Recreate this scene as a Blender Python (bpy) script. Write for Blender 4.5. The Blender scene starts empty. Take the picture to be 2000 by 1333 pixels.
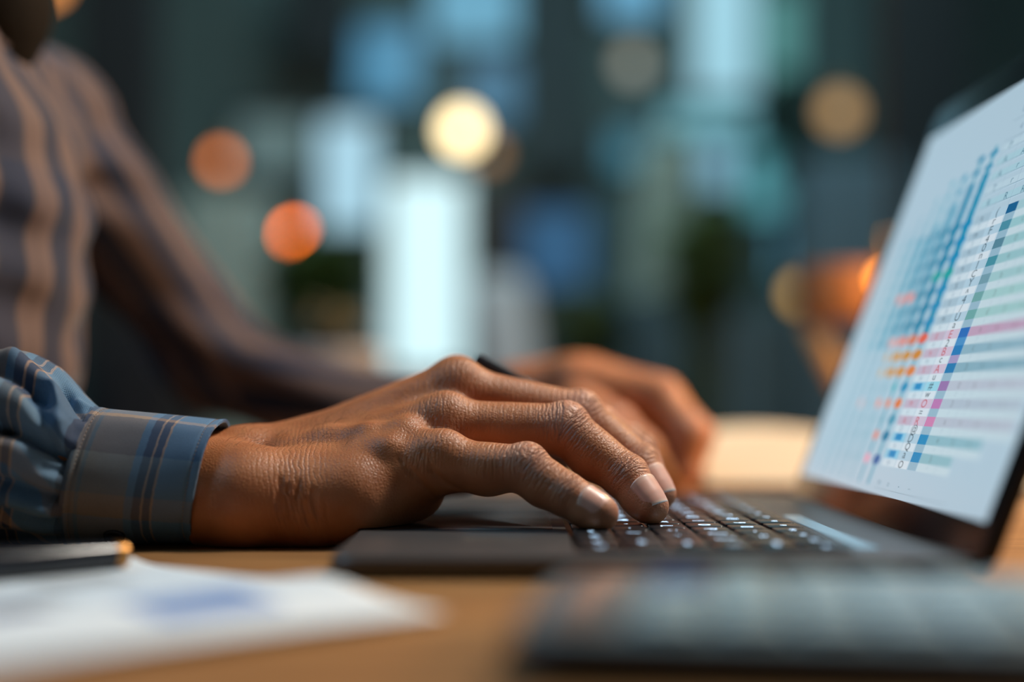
import bpy, bmesh, math, random
import numpy as np
from mathutils import Vector, Matrix

random.seed(7)
rng = np.random.default_rng(7)
S = bpy.context.scene
COL = S.collection
PI = math.pi

# ------------------------------------------------------------------ camera
F = 2000 * 50 / 36.0
TABLE = 0.75                       # height of the table top
CH = 0.0693                        # camera height above it
ZC = TABLE + CH
HROW = 780.0                       # row of the horizon
DECK = ZC - 0.0604                 # top face of the laptop base

cd = bpy.data.cameras.new('camera')
cam = bpy.data.objects.new('camera', cd)
COL.objects.link(cam)
cam.location = (0, 0, ZC)
cam.rotation_euler = (PI / 2, 0, 0)
cd.lens = 50
cd.sensor_width = 36
cd.shift_y = (HROW - 666.5) / 2000
cd.clip_start = 0.02
cd.dof.use_dof = True
cd.dof.focus_distance = 0.674
cd.dof.aperture_fstop = 1.5
S.camera = cam

# ------------------------------------------------------------------ world, exposure
W = bpy.data.worlds.new('world')
S.world = W
W.use_nodes = True
W.node_tree.nodes['Background'].inputs[0].default_value = (0.20, 0.42, 0.60, 1)
W.node_tree.nodes['Background'].inputs[1].default_value = 0.3
S.view_settings.view_transform = 'Standard'
S.view_settings.look = 'None'
S.view_settings.exposure = 0
S.view_settings.gamma = 1
S.cycles.use_denoising = True
S.cycles.sample_clamp_indirect = 4

def area(name, loc, target, size, power, color, size_y=None):
    l = bpy.data.lights.new(name, 'AREA')
    l.energy = power
    l.color = color
    l.size = size
    if size_y:
        l.shape = 'RECTANGLE'
        l.size_y = size_y
    o = bpy.data.objects.new(name, l)
    COL.objects.link(o)
    o.location = loc
    d = Vector(target) - Vector(loc)
    o.rotation_euler = d.to_track_quat('-Z', 'Y').to_euler()
    return o

# cool daylight from the left, a warm white lamp hanging right of the desk, warm lamps to the right
# and at the back right, an added cool fill to brighten the back wall
area('daylight_side', (-1.5, .75, 2.3), (0, .66, .8), 1.0, 17, (.36, .70, 1.0))
area('warm_white_lamp', (0.72, 1.00, 2.05), (0.05, .68, .78), 0.28, 24.5, (1.0, .92, .82))
area('warm_side_lamp', (1.45, 0.80, 1.42), (0.1, 1.0, .80), 0.22, 20, (1.0, .58, .25))
area('warm_back_lamp', (1.15, 2.1, 2.0), (0.1, 1.0, .8), 0.22, 13, (1.0, .56, .24))
area('back_fill', (0.2, 3.3, 2.8), (0.2, 4.6, 1.2), 1.6, 42, (.58, .92, 1.0))

# ------------------------------------------------------------------ helpers
def P(px, row, Y):
    return np.array([(px - 1000) * Y / F, Y, ZC - (row - HROW) * Y / F])

def nodes_of(m):
    return m.node_tree.nodes, m.node_tree.links

def mat(name, color, rough=.5, metal=0, coat=0, emit=None, strength=1, spec=.5):
    m = bpy.data.materials.new(name)
    m.use_nodes = True
    b = m.node_tree.nodes['Principled BSDF']
    b.inputs['Base Color'].default_value = (*color, 1)
    b.inputs['Roughness'].default_value = rough
    b.inputs['Metallic'].default_value = metal
    b.inputs['Coat Weight'].default_value = coat
    b.inputs['Specular IOR Level'].default_value = spec
    if emit:
        b.inputs['Emission Color'].default_value = (*emit, 1)
        b.inputs['Emission Strength'].default_value = strength
    return m

def grain(m, scale=40, amount=.12, bump=0, dist=.0005, coord='Object', stretch=(1, 1, 1)):
    """mottled colour (and optional bump) on a plain material"""
    n, l = nodes_of(m)
    b = n['Principled BSDF']
    tc = n.new('ShaderNodeTexCoord')
    mp = n.new('ShaderNodeMapping')
    mp.inputs['Scale'].default_value = stretch
    l.new(tc.outputs[coord], mp.inputs[0])
    no = n.new('ShaderNodeTexNoise')
    no.inputs['Scale'].default_value = scale
    no.inputs['Detail'].default_value = 5
    l.new(mp.outputs[0], no.inputs['Vector'])
    c = b.inputs['Base Color'].default_value[:]
    mx = n.new('ShaderNodeMix')
    mx.data_type = 'RGBA'
    mx.inputs[6].default_value = tuple(x * (1 - amount) for x in c[:3]) + (1,)
    mx.inputs[7].default_value = tuple(min(1, x * (1 + amount)) for x in c[:3]) + (1,)
    l.new(no.outputs[0], mx.inputs[0])
    l.new(mx.outputs[2], b.inputs['Base Color'])
    if bump:
        bp = n.new('ShaderNodeBump')
        bp.inputs['Strength'].default_value = bump
        bp.inputs['Distance'].default_value = dist
        l.new(no.outputs[0], bp.inputs['Height'])
        l.new(bp.outputs[0], b.inputs['Normal'])
    return m

def tag(o, label=None, cat=None, group=None, kind=None):
    if label: o['label'] = label
    if cat: o['category'] = cat
    if group: o['group'] = group
    if kind: o['kind'] = kind
    return o

def link(name, me, m=None, parent=None, smooth=True):
    o = bpy.data.objects.new(name, me)
    COL.objects.link(o)
    if m is not None:
        for x in (m if isinstance(m, (list, tuple)) else [m]):
            me.materials.append(x)
    if smooth:
        me.polygons.foreach_set('use_smooth', [True] * len(me.polygons))
    if parent is not None:
        o.parent = parent
        o.matrix_parent_inverse = Matrix.Translation(-Vector(parent.location))
    return o

def thing(name, label, cat, loc=(0, 0, 0), group=None):
    o = bpy.data.objects.new(name, None)
    COL.objects.link(o)
    o.location = [float(x) for x in loc]
    o.empty_display_size = .02
    return tag(o, label, cat, group)

def bm_mesh(bm, name):
    me = bpy.data.meshes.new(name)
    bm.normal_update()
    bm.to_mesh(me)
    bm.free()
    return me

def part(name, bm, m, parent=None, smooth=False):
    """bm in world coordinates -> one mesh object; children of things keep world coordinates"""
    return link(name, bm_mesh(bm, name), m, parent, smooth)

def autosmooth(o, angle=.6):
    me = o.data
    bm = bmesh.new(); bm.from_mesh(me)
    for f in bm.faces: f.smooth = True
    for e in bm.edges:
        if len(e.link_faces) == 2 and e.calc_face_angle(0) > angle: e.smooth = False
    bm.to_mesh(me); bm.free()
    return o

def box(bm, x0, x1, y0, y1, z0, z1, bev=0, seg=2, mi=0):
    r = bmesh.ops.create_cube(bm, size=1)
    vs = r['verts']
    for v in vs:
        v.co = ((x0 + x1) / 2 + v.co.x * (x1 - x0), (y0 + y1) / 2 + v.co.y * (y1 - y0), (z0 + z1) / 2 + v.co.z * (z1 - z0))
    fs = {f for v in vs for f in v.link_faces}
    for f in fs: f.material_index = mi
    if bev:
        es = {e for v in vs for e in v.link_edges}
        bmesh.ops.bevel(bm, geom=list(es), offset=bev, segments=seg, affect='EDGES', profile=.5)
    return bm

def BX(*a, **k):
    return box(bmesh.new(), *a, **k)

def tube(bm, pts, r, n=10, cap=True):
    """round tube along a polyline, r a number or one radius per point"""
    pts = [Vector(p) for p in pts]
    rs = r if isinstance(r, (list, tuple)) else [r] * len(pts)
    rings = []
    ref = Vector((0, 0, 1))
    for i, p in enumerate(pts):
        d = (pts[min(i + 1, len(pts) - 1)] - pts[max(i - 1, 0)]).normalized()
        a = d.cross(ref)
        if a.length < .05: a = d.cross(Vector((1, 0, 0)))
        a.normalize()
        b = d.cross(a)
        rings.append([bm.verts.new(p + (a * math.cos(2 * PI * k / n) + b * math.sin(2 * PI * k / n)) * rs[i]) for k in range(n)])
    for i in range(len(rings) - 1):
        for k in range(n):
            bm.faces.new((rings[i][k], rings[i][(k + 1) % n], rings[i + 1][(k + 1) % n], rings[i + 1][k]))
    if cap:
        bm.faces.new(rings[0][::-1]); bm.faces.new(rings[-1])
    bmesh.ops.recalc_face_normals(bm, faces=bm.faces[:])
    return bm

def lathe(bm, prof, c, n=28):
    """surface of revolution round the vertical through c; prof = (radius, z)"""
    rings = []
    for r, z in prof:
        rings.append([bm.verts.new((c[0] + r * math.cos(2 * PI * k / n), c[1] + r * math.sin(2 * PI * k / n), c[2] + z)) for k in range(n)])
    for i in range(len(rings) - 1):
        for k in range(n):
            bm.faces.new((rings[i][k], rings[i][(k + 1) % n], rings[i + 1][(k + 1) % n], rings[i + 1][k]))
    bm.faces.new(rings[0][::-1]); bm.faces.new(rings[-1])
    bmesh.ops.recalc_face_normals(bm, faces=bm.faces[:])
    return bm

def rounded_prism(bm, frame, u0, u1, v0, v1, n0, n1, r, seg=8, bev=0):
    """rounded rectangle in (u,v) extruded from n0 to n1; frame(u,v,n) -> point"""
    pts = []
    for cx, cy, a0 in ((u1 - r, v1 - r, 0), (u0 + r, v1 - r, 90), (u0 + r, v0 + r, 180), (u1 - r, v0 + r, 270)):
        for k in range(seg + 1):
            a = math.radians(a0 + 90 * k / seg)
            pts.append((cx + r * math.cos(a), cy + r * math.sin(a)))
    A = [bm.verts.new(frame(u, v, n0)) for u, v in pts]
    B = [bm.verts.new(frame(u, v, n1)) for u, v in pts]
    fa = bm.faces.new(A[::-1]); fb = bm.faces.new(B)
    m = len(pts)
    for k in range(m):
        bm.faces.new((A[k], A[(k + 1) % m], B[(k + 1) % m], B[k]))
    bmesh.ops.recalc_face_normals(bm, faces=bm.faces[:])
    if bev:
        es = [e for f in (fa, fb) for e in f.edges]
        bmesh.ops.bevel(bm, geom=es, offset=bev, segments=3, affect='EDGES', profile=.5)
    return bm

def np_mesh(name, V, Q):
    me = bpy.data.meshes.new(name)
    V = np.asarray(V, np.float32); Q = np.asarray(Q, np.int32)
    me.vertices.add(len(V)); me.vertices.foreach_set('co', V.ravel())
    k = Q.shape[1]
    me.loops.add(Q.size); me.loops.foreach_set('vertex_index', Q.ravel())
    me.polygons.add(len(Q))
    me.polygons.foreach_set('loop_start', np.arange(0, Q.size, k, dtype=np.int32))
    me.update(calc_edges=True)
    me.validate()
    return me

def set_attr(me, name, vals):
    a = me.attributes.new(name, 'FLOAT', 'POINT')
    a.data.foreach_set('value', np.asarray(vals, np.float32))

def set_uv(me, uv):
    l = me.uv_layers.new(name='uv')
    vi = np.empty(len(me.loops), np.int32)
    me.loops.foreach_get('vertex_index', vi)
    l.data.foreach_set('uv', np.asarray(uv, np.float32)[vi].ravel())

# ------------------------------------------------------------------ signed distance modelling
def axis(*segs):
    out = []
    for a, b, h in segs:
        n = max(1, int(round((b - a) / h)))
        out.append(np.linspace(a, b, n, endpoint=False))
    out.append(np.array([segs[-1][1]]))
    return np.concatenate(out).astype(np.float32)

def smin(a, b, k):
    if k <= 0: return np.minimum(a, b)
    h = np.maximum(k - np.abs(a - b), 0) / k
    return np.minimum(a, b) - h * h * k * .25

class Field:
    def __init__(s, X, Y, Z, fill=.2):
        s.ax = (np.asarray(X), np.asarray(Y), np.asarray(Z))
        s.D = np.full((len(X), len(Y), len(Z)), fill, np.float32)
    def win(s, lo, hi):
        return tuple(slice(int(np.searchsorted(a, l)), int(np.searchsorted(a, h, 'right'))) for a, l, h in zip(s.ax, lo, hi))
    def cone(s, a, b, ra, rb, k=.004, squash=None, sub=False):
        a = np.asarray(a, float); b = np.asarray(b, float)
        m = max(ra, rb) * (1.6 if squash else 1) + max(k, .002) + .012
        w = s.win(np.minimum(a, b) - m, np.maximum(a, b) + m)
        X = s.ax[0][w[0]][:, None, None]; Y = s.ax[1][w[1]][None, :, None]; Z = s.ax[2][w[2]][None, None, :]
        d = b - a
        L = float(d @ d) + 1e-12
        px, py, pz = X - a[0], Y - a[1], Z - a[2]
        h = np.clip((px * d[0] + py * d[1] + pz * d[2]) / L, 0, 1)
        qx, qy, qz = px - h * d[0], py - h * d[1], pz - h * d[2]
        if squash:
            n, f = squash
            n = np.asarray(n, float); n = n / np.linalg.norm(n)
            t = (qx * n[0] + qy * n[1] + qz * n[2]) * (f - 1)
            qx, qy, qz = qx + n[0] * t, qy + n[1] * t, qz + n[2] * t
        q = np.sqrt(qx * qx + qy * qy + qz * qz) - (ra + (rb - ra) * h)
        if sub:
            s.D[w] = -smin(-s.D[w], q, k)
        else:
            s.D[w] = smin(s.D[w], q.astype(np.float32), k)
        return s
    def ball(s, c, r, k=.004, sub=False, squash=None):
        c = np.asarray(c, float)
        return s.cone(c, c + 1e-5, r, r, k, squash, sub)
    def merge(s, o, k=0):
        """o is a field on a window of the same axes"""
        w = s.win([a[0] - 1e-7 for a in o.ax], [a[-1] + 1e-7 for a in o.ax])
        s.D[w] = smin(s.D[w], o.D, k)
    def sub_field(s, lo, hi):
        w = s.win(lo, hi)
        return Field(*[a[q] for a, q in zip(s.ax, w)])
    def mesh(s):
        D = s.D
        nx, ny, nz = D.shape
        I = D < 0
        cnt = np.zeros((nx - 1, ny - 1, nz - 1), np.uint8)
        for a in (0, 1):
            for b in (0, 1):
                for c in (0, 1):
                    cnt += I[a:nx - 1 + a, b:ny - 1 + b, c:nz - 1 + c]
        act = np.flatnonzero(((cnt > 0) & (cnt < 8)).ravel())
        sh = cnt.shape
        del cnt
        ci, cj, ck = np.unravel_index(act, sh)
        X, Y, Z = s.ax
        cor = np.empty((8, len(act)), np.float32)
        for q in range(8):
            cor[q] = D[ci + (q & 1), cj + (q >> 1 & 1), ck + (q >> 2 & 1)]
        acc = np.zeros((len(act), 3)); num = np.zeros(len(act))
        for p in range(8):
            for bit in (1, 2, 4):
                if p & bit: continue
                q = p | bit
                A, B = cor[p], cor[q]
                m = (A < 0) != (B < 0)
                t = np.where(m, A / np.where(m, A - B, 1), 0)
                base = np.stack([np.full(len(act), p & 1, float), np.full(len(act), p >> 1 & 1, float), np.full(len(act), p >> 2 & 1, float)], 1)
                base[:, {1: 0, 2: 1, 4: 2}[bit]] += t
                acc += np.where(m[:, None], base, 0); num += m
        fr = acc / num[:, None]
        V = np.stack([X[ci] + fr[:, 0] * (X[ci + 1] - X[ci]), Y[cj] + fr[:, 1] * (Y[cj + 1] - Y[cj]), Z[ck] + fr[:, 2] * (Z[ck + 1] - Z[ck])], 1)
        Q = []
        def cid(i, j, k):
            return np.searchsorted(act, np.ravel_multi_index((i, j, k), sh))
        # x edges
        e = np.argwhere(I[:-1, 1:-1, 1:-1] != I[1:, 1:-1, 1:-1]); i, j, k = e[:, 0], e[:, 1] + 1, e[:, 2] + 1
        q = np.stack([cid(i, j - 1, k - 1), cid(i, j, k - 1), cid(i, j, k), cid(i, j - 1, k)], 1)
        fl = ~I[i, j, k]; q[fl] = q[fl][:, ::-1]; Q.append(q)
        e = np.argwhere(I[1:-1, :-1, 1:-1] != I[1:-1, 1:, 1:-1]); i, j, k = e[:, 0] + 1, e[:, 1], e[:, 2] + 1
        q = np.stack([cid(i - 1, j, k - 1), cid(i - 1, j, k), cid(i, j, k), cid(i, j, k - 1)], 1)
        fl = ~I[i, j, k]; q[fl] = q[fl][:, ::-1]; Q.append(q)
        e = np.argwhere(I[1:-1, 1:-1, :-1] != I[1:-1, 1:-1, 1:]); i, j, k = e[:, 0] + 1, e[:, 1] + 1, e[:, 2]
        q = np.stack([cid(i - 1, j - 1, k), cid(i, j - 1, k), cid(i, j, k), cid(i - 1, j, k)], 1)
        fl = ~I[i, j, k]; q[fl] = q[fl][:, ::-1]; Q.append(q)
        return V, np.concatenate(Q)

def relax(V, Q, n=2, f=.5):
    for _ in range(n):
        for g in (f, -f * 1.04):
            A = np.zeros_like(V); N = np.zeros(len(V))
            for a in range(4):
                for b in (Q[:, (a + 1) % 4], Q[:, (a + 3) % 4]):
                    for c in range(3): A[:, c] += np.bincount(Q[:, a], V[b, c], len(V))
                    N += np.bincount(Q[:, a], minlength=len(V))
            V = V + g * (A / np.maximum(N, 1)[:, None] - V)
    return V

def vnormals(V, Q):
    n = np.cross(V[Q[:, 2]] - V[Q[:, 0]], V[Q[:, 3]] - V[Q[:, 1]])
    N = np.zeros_like(V)
    for a in range(4):
        for c in range(3): N[:, c] += np.bincount(Q[:, a], n[:, c], len(V))
    return N / np.maximum(np.linalg.norm(N, axis=1), 1e-12)[:, None]

def largest(V, Q):
    lab = np.arange(len(V))
    while True:
        m = lab[Q].min(1)
        new = lab.copy()
        for a in range(4): np.minimum.at(new, Q[:, a], m)
        new = new[new]
        if (new == lab).all(): break
        lab = new
    root = np.bincount(lab).argmax()
    keep = lab == root
    idx = np.cumsum(keep) - 1
    Q = Q[keep[Q].all(1)]
    return V[keep], idx[Q]

# ================================================================== the room
YB = 5.0
M_wall = grain(mat('wall_paint', (.095, .140, .138), .8), 3, .25)
M_dark = mat('dark_paint', (.010, .013, .016), .7)
M_floor = grain(mat('floor_boards', (.06, .05, .045), .5), 6, .3, stretch=(1, 8, 1))
M_ceil = mat('ceiling_paint', (.10, .13, .14), .9)
M_frame = mat('window_frame_paint', (.03, .05, .06), .5)

def structure(name, bm, m):
    o = part(name, bm, m)
    o['kind'] = 'structure'
    return o

structure('floor', BX(-3.3, 3.3, -2.6, 5.2, -.1, 0), M_floor)
structure('ceiling', BX(-3.3, 3.3, -2.6, 5.2, 2.9, 3.0), M_ceil)
structure('wall_back', BX(-3.3, 3.3, YB, YB + .1, 0, 2.9), M_wall)
structure('wall_left', BX(-3.3, -3.2, -2.6, 5.1, 0, 2.9), M_wall)
structure('wall_right', BX(3.2, 3.3, -2.6, 5.1, 0, 2.9), M_wall)
structure('wall_front', BX(-3.3, 3.3, -2.7, -2.6, 0, 2.9), M_wall)

def span(x0, x1, r0, r1, Y):
    a = P(x0, r1, Y); b = P(x1, r0, Y)
    return a[0], b[0], a[2], b[2]

def lin(c):
    return tuple((x / 255 / 12.92) if x <= 10 else ((x / 255 + .055) / 1.055) ** 2.4 for x in c)

# lit panes of the glazed back wall: photo box, colour of the pane
PANES = [
    ((757, 908, 348, 728), (212, 245, 250), 1.12),
    ((628, 734, 236, 446), (172, 214, 232), 1.0),
    ((690, 822, 52, 200), (62, 122, 156), 1.0),
    ((846, 1008, -60, 84), (80, 142, 172), 1.0),
    ((1178, 1292, -60, 34), (76, 144, 182), 1.0),
    ((1352, 1474, -60, 186), (146, 194, 210), 1.0),
    ((1486, 1566, -20, 184), (74, 130, 128), 1.0),
    ((1296, 1470, 210, 262), (104, 166, 178), 1.0),
    ((1366, 1432, 284, 372), (122, 172, 194), 1.0),
    ((1456, 1532, 286, 420), (80, 150, 160), 1.0),
    ((1512, 1586, 444, 540), (74, 132, 158), 1.0),
    ((1020, 1150, 410, 560), (40, 82, 118), 1.0),
    ((916, 1030, 118, 240), (44, 90, 122), 1.0),
    ((1190, 1272, 258, 330), (50, 110, 130), 1.0),
    ((960, 1040, 600, 720), (70, 90, 100), 1.0),
]
for i, (b, c, k) in enumerate(PANES, 1):
    x0, x1, z0, z1 = span(*b, YB - .03)
    k *= 1.1 if i > 2 else 1.03
    z1 = min(z1, 2.86)
    bm = bmesh.new()
    f = .02
    for q in ((x0 - f, x0, z0 - f, z1 + f), (x1, x1 + f, z0 - f, z1 + f), (x0, x1, z0 - f, z0), (x0, x1, z1, z1 + f)):
        box(bm, q[0], q[1], YB - .05, YB - .001, q[2], q[3])
    w = structure('window_%d' % i, bm, M_frame)
    e = lin(c)
    m = mat('window_light_%d' % i, (.02, .03, .03), .3, emit=e, strength=k)
    part('pane', BX(x0, x1, YB - .03, YB - .02, z0, z1), m, w)

# dark upright post of the partition on the left, dark right end, dark ceiling beam
x0, x1, z0, z1 = span(150, 300, -200, 800, 3.4)
structure('trim_1', BX(x0, x1, 3.4, 3.5, 0, 2.89), M_dark)
x0, x1, z0, z1 = span(1720, 1890, -200, 800, 4.2)
structure('trim_2', BX(x0, x1, 4.2, 4.3, 0, 2.89), M_dark)
x0, x1, z0, z1 = span(560, 690, -60, 110, 4.7)
structure('trim_3', BX(x0, x1, 4.7, 4.8, z0, z1), M_dark)
x0, x1, z0, z1 = span(1012, 1150, -60, 330, 4.8)
structure('trim_4', BX(x0, x1, 4.8, 4.88, z0, 2.89), mat('charcoal_paint', (.02, .035, .04), .7))

# ------------------------------------------------------------------ furniture at the back
def cabinet(px0, px1, r0, Y, m, label, cat, depth=.35, doors=2, handle_m=None, name='cabinet', z0=0):
    x0, x1, _, z1 = span(px0, px1, r0, 900, Y)
    t = thing(name, label, cat, ((x0 + x1) / 2, Y + depth / 2, z0))
    part('carcass', BX(x0, x1, Y + .02, Y + depth, z0, z1, .004), m, t)
    w = (x1 - x0) / doors
    for k in range(doors):
        d = part('door', BX(x0 + k * w + .004, x0 + (k + 1) * w - .004, Y, Y + .019, z0 + .06, z1 - .01, .003), m, t)
        hx = x0 + (k + (1 if k % 2 == 0 else 0)) * w + (-.035 if k % 2 == 0 else .035)
        bm = bmesh.new()
        hz = z0 + (z1 - z0) * .6
        tube(bm, [(hx, Y, hz), (hx, Y - .025, hz), (hx, Y - .025, hz + .12), (hx, Y, hz + .12)], .005, 8)
        part('handle', bm, handle_m or M_frame, d, True)
    return t

M_pale = grain(mat('pale_green_paint', (.40, .50, .46), .5), 5, .1)
cabinet(352, 506, 372, 4.3, M_pale, 'pale green-grey cabinet at the back, below the dimmer orange light', 'cabinet')
x0, x1, z0, z1 = span(466, 604, 226, 338, 4.9)
t = thing('notice_board', 'grey blank notice board hung high on the back wall, right of the dimmer orange light', 'board', ((x0 + x1) / 2, 4.95, z0))
part('panel', BX(x0, x1, 4.92, 4.94, z0, z1), grain(mat('grey_board', (.42, .52, .52), .6), 8, .1), t)
bm = bmesh.new()
for q in ((x0 - .02, x0, z0 - .02, z1 + .02), (x1, x1 + .02, z0 - .02, z1 + .02), (x0, x1, z0 - .02, z0), (x0, x1, z1, z1 + .02)):
    box(bm, q[0], q[1], 4.90, 4.999, q[2], q[3])
part('frame', bm, M_frame, t)

def curtain(px_top, px_bot, w, r0, r1, Y, m, label):
    a = P(px_top, r0, Y); b = P(px_bot, r1, Y)
    ww = w * Y / F
    t = thing('curtain', label, 'curtain', (b[0], Y, b[2]))
    bm = bmesh.new()
    N, K = 60, 24
    g = []
    for i in range(K + 1):
        f = i / K
        row = []
        for j in range(N + 1):
            u = j / N - .5
            y = .03 * math.sin(u * 2 * PI * 6)
            sp = .75 + .45 * f
            row.append(bm.verts.new((a[0] + (b[0] - a[0]) * f ** .7 + u * ww * sp, Y + y, a[2] + (b[2] - a[2]) * f)))
        g.append(row)
    for i in range(K):
        for j in range(N):
            bm.faces.new((g[i][j], g[i][j + 1], g[i + 1][j + 1], g[i + 1][j]))
    o = part('cloth', bm, m, t, True)
    md = o.modifiers.new('thickness', 'SOLIDIFY'); md.thickness = .004
    bm = bmesh.new()
    tube(bm, [(a[0] - ww * .6, Y, a[2] + .01), (a[0] + ww * .6, Y, a[2] + .01)], .012, 10)
    part('rail', bm, M_frame, t, True)
    return t
curtain(1300, 1265, 110, 276, 1000, 4.6, grain(mat('curtain_linen', (.52, .56, .48), .9), 60, .1), 'pale grey-green curtain hanging beside the leafy plant in the middle of the back wall')

# pale high-backed armchair
def armchair():
    Y = 3.1
    x0, x1, z0, z1 = span(924, 1064, 484, 800, Y)
    t = thing('armchair', 'pale grey high-backed armchair standing right of the brightest window', 'armchair', ((x0 + x1) / 2, Y + .3, 0))
    m = grain(mat('pale_upholstery', (.50, .48, .50), .9), 30, .08)
    bm = BX(x0, x1, Y + .42, Y + .56, .40, z1, .05, 4)
    for v in bm.verts:
        v.co.y += max(0, v.co.z - .45) * .2
        v.co.x += (v.co.z - .9) * -.12
    autosmooth(part('backrest', bm, m, t), 1)
    autosmooth(part('seat', BX(x0 - .02, x1 + .02, Y, Y + .48, .32, .46, .04, 4), m, t), 1)
    for s in (x0 - .07, x1):
        autosmooth(part('armrest', BX(s, s + .07, Y + .02, Y + .5, .32, .64, .03, 4), m, t), 1)
    for lx in (x0, x1 - .04):
        for ly in (Y + .03, Y + .46):
            bm = bmesh.new(); tube(bm, [(lx + .02, ly, .33), (lx + .02, ly, 0)], [.02, .013], 10)
            part('leg', bm, mat('chair_leg_wood', (.12, .06, .03), .5), t, True)
armchair()

# brown wooden cupboard top right of the bright window and slate cabinet at the right
cabinet(934, 1020, 360, 4.5, grain(mat('dark_brown_wood', (.030, .016, .011), .5), 6, .3, stretch=(8, 1, 1)), 'dark brown wooden cupboard behind the pale armchair', 'cupboard', doors=1)
cabinet(1580, 1760, 306, 3.9, grain(mat('slate_paint', (.10, .16, .20), .6), 5, .15), 'tall slate blue cabinet at the back, behind the laptop screen', 'cabinet')
cabinet(1400, 1556, 600, 4.0, grain(mat('teal_grey_paint', (.06, .10, .12), .6), 5, .15), 'low dark teal sideboard at the back, left of the wooden desk lamp', 'sideboard', name='sideboard')
cabinet(1100, 1330, 575, 4.2, grain(mat('blue_grey_paint', (.05, .085, .105), .6), 5, .15), 'low blue-grey sideboard at the back, beneath the pale curtain', 'sideboard', name='sideboard')
cabinet(540, 730, 545, 4.4, grain(mat('deep_teal_paint', (.018, .06, .062), .6), 5, .15), 'low deep teal sideboard at the back, left of the brightest window', 'sideboard', name='sideboard')

cabinet(200, 345, 655, 3.0, grain(mat('underarm_shade_black', (.012, .012, .015), .5), 6, .2), 'added low black cabinet standing in for the shade beneath the far arm', 'cabinet', doors=1)  # added cabinet, its black stands in for the shade under the arm

# ------------------------------------------------------------------ plants
M_leafs = {}
def leaf_mat(c):
    if c not in M_leafs:
        M_leafs[c] = grain(mat('leaf_green', c, .5), 12, .35)
    return M_leafs[c]

def plant(px0, px1, r0, r1, Y, n, col, potm, potr, label, base_z, pot_h, leaf=.10, seed=1):
    rd = random.Random(seed)
    x0, x1, z0, z1 = span(px0, px1, r0, r1, Y)
    cx, cz = (x0 + x1) / 2, (z0 + z1) / 2
    rx, rz = (x1 - x0) / 2, (z1 - z0) / 2
    t = thing('potted_plant', label, 'plant', (cx, Y, base_z))
    bm = bmesh.new()
    top = (cx, Y, base_z + pot_h)
    stems = bmesh.new()
    for k in range(n):
        while True:
            a = Vector((rd.uniform(-1, 1), rd.uniform(-1, 1), rd.uniform(-1, 1)))
            if a.length < 1: break
        c = Vector((cx + a.x * rx, Y + a.y * rx, cz + a.z * rz))
        d = Vector((a.x + rd.uniform(-.5, .5), a.y + rd.uniform(-.5, .5), rd.uniform(-.3, .8))).normalized()
        sd = d.cross(Vector((rd.uniform(-.4, .4), rd.uniform(-.4, .4), 1))).normalized()
        up = sd.cross(d).normalized()
        L = leaf * rd.uniform(.7, 1.3); w = L * .26
        pr = []
        for f, ww, h in ((0, .06, 0), (.25, .8, .06), (.55, 1, .07), (.8, .6, .02), (1, .03, -.08)):
            q = c + d * (f - .5) * L + up * h * L
            pr.append((bm.verts.new(q - sd * w * ww + up * .05 * L), bm.verts.new(q), bm.verts.new(q + sd * w * ww + up * .05 * L)))
        for p, q in zip(pr, pr[1:]):
            bm.faces.new((p[0], p[1], q[1], q[0])); bm.faces.new((p[1], p[2], q[2], q[1]))
        if k % 12 == 0:
            tube(stems, [top, (Vector(top) + c) / 2 + Vector((0, 0, .03)), c], [.006, .005, .002], 6)
    fo = part('foliage', bm, leaf_mat(col), t, True)
    md = fo.modifiers.new('thickness', 'SOLIDIFY'); md.thickness = .0012
    part('stem', stems, mat('stem_green', (.05, .07, .02), .6), t, True)
    bm = bmesh.new()
    lathe(bm, [(potr * .72, 0), (potr * .78, .004), (potr * .98, pot_h * .9), (potr, pot_h * .93), (potr, pot_h), (potr * .9, pot_h), (potr * .88, pot_h * .9), (.001, pot_h * .88)], (cx, Y, base_z), 32)
    part('pot', bm, potm, t, True)
    return t
M_potd = mat('dark_pot', (.03, .035, .04), .5)
plant(1310, 1440, 420, 650, 3.5, 230, (.060, .105, .022), M_potd, .16, 'leafy green floor plant in front of the back wall, right of the pale curtain', 0, .40, .12, 3)
plant(1085, 1215, 585, 720, 4.0, 150, (.080, .095, .020), M_potd, .15, 'low olive green floor plant right of the pale armchair', 0, .45, .11, 4)
plant(535, 720, 478, 640, 3.4, 230, (.040, .090, .014), M_potd, .16, 'dark green bushy plant below the brightest orange light', 0, .42, .11, 5)
plant(1500, 1560, 120, 330, 4.75, 90, (.030, .075, .060), M_potd, .10, 'tall teal-green plant at the back, right of the pale blue window', 0, .4, .12, 6)

# ------------------------------------------------------------------ lamps of the room (out-of-focus discs)
M_cord = mat('black_cord', (.01, .01, .01), .6)
M_brass = mat('aged_brass', (.35, .22, .08), .4, 1)
def pendant(px, row, Y, r, c, k, label, group=None):
    p = P(px, row, Y)
    t = thing('pendant_lamp', label, 'lamp', p, group)
    bm = bmesh.new()
    lathe(bm, [(r * math.sin(a), -r * math.cos(a)) for a in [PI * (i + .02) / 20 for i in range(20)]], p, 28)
    part('bulb', bm, mat('bulb_glow', (.1, .1, .1), .3, emit=c, strength=k), t, True)
    bm = bmesh.new()
    lathe(bm, [(r * .35, 0), (r * .5, .004), (r * .5, .03), (r * .25, .036)], (p[0], p[1], p[2] + r * .93), 20)
    part('socket', bm, M_brass, t, True)
    bm = bmesh.new()
    tube(bm, [(p[0], p[1], p[2] + r * .93 + .03), (p[0], p[1], 2.9)], .0022, 6)
    part('cord', bm, M_cord, t, True)

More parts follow.
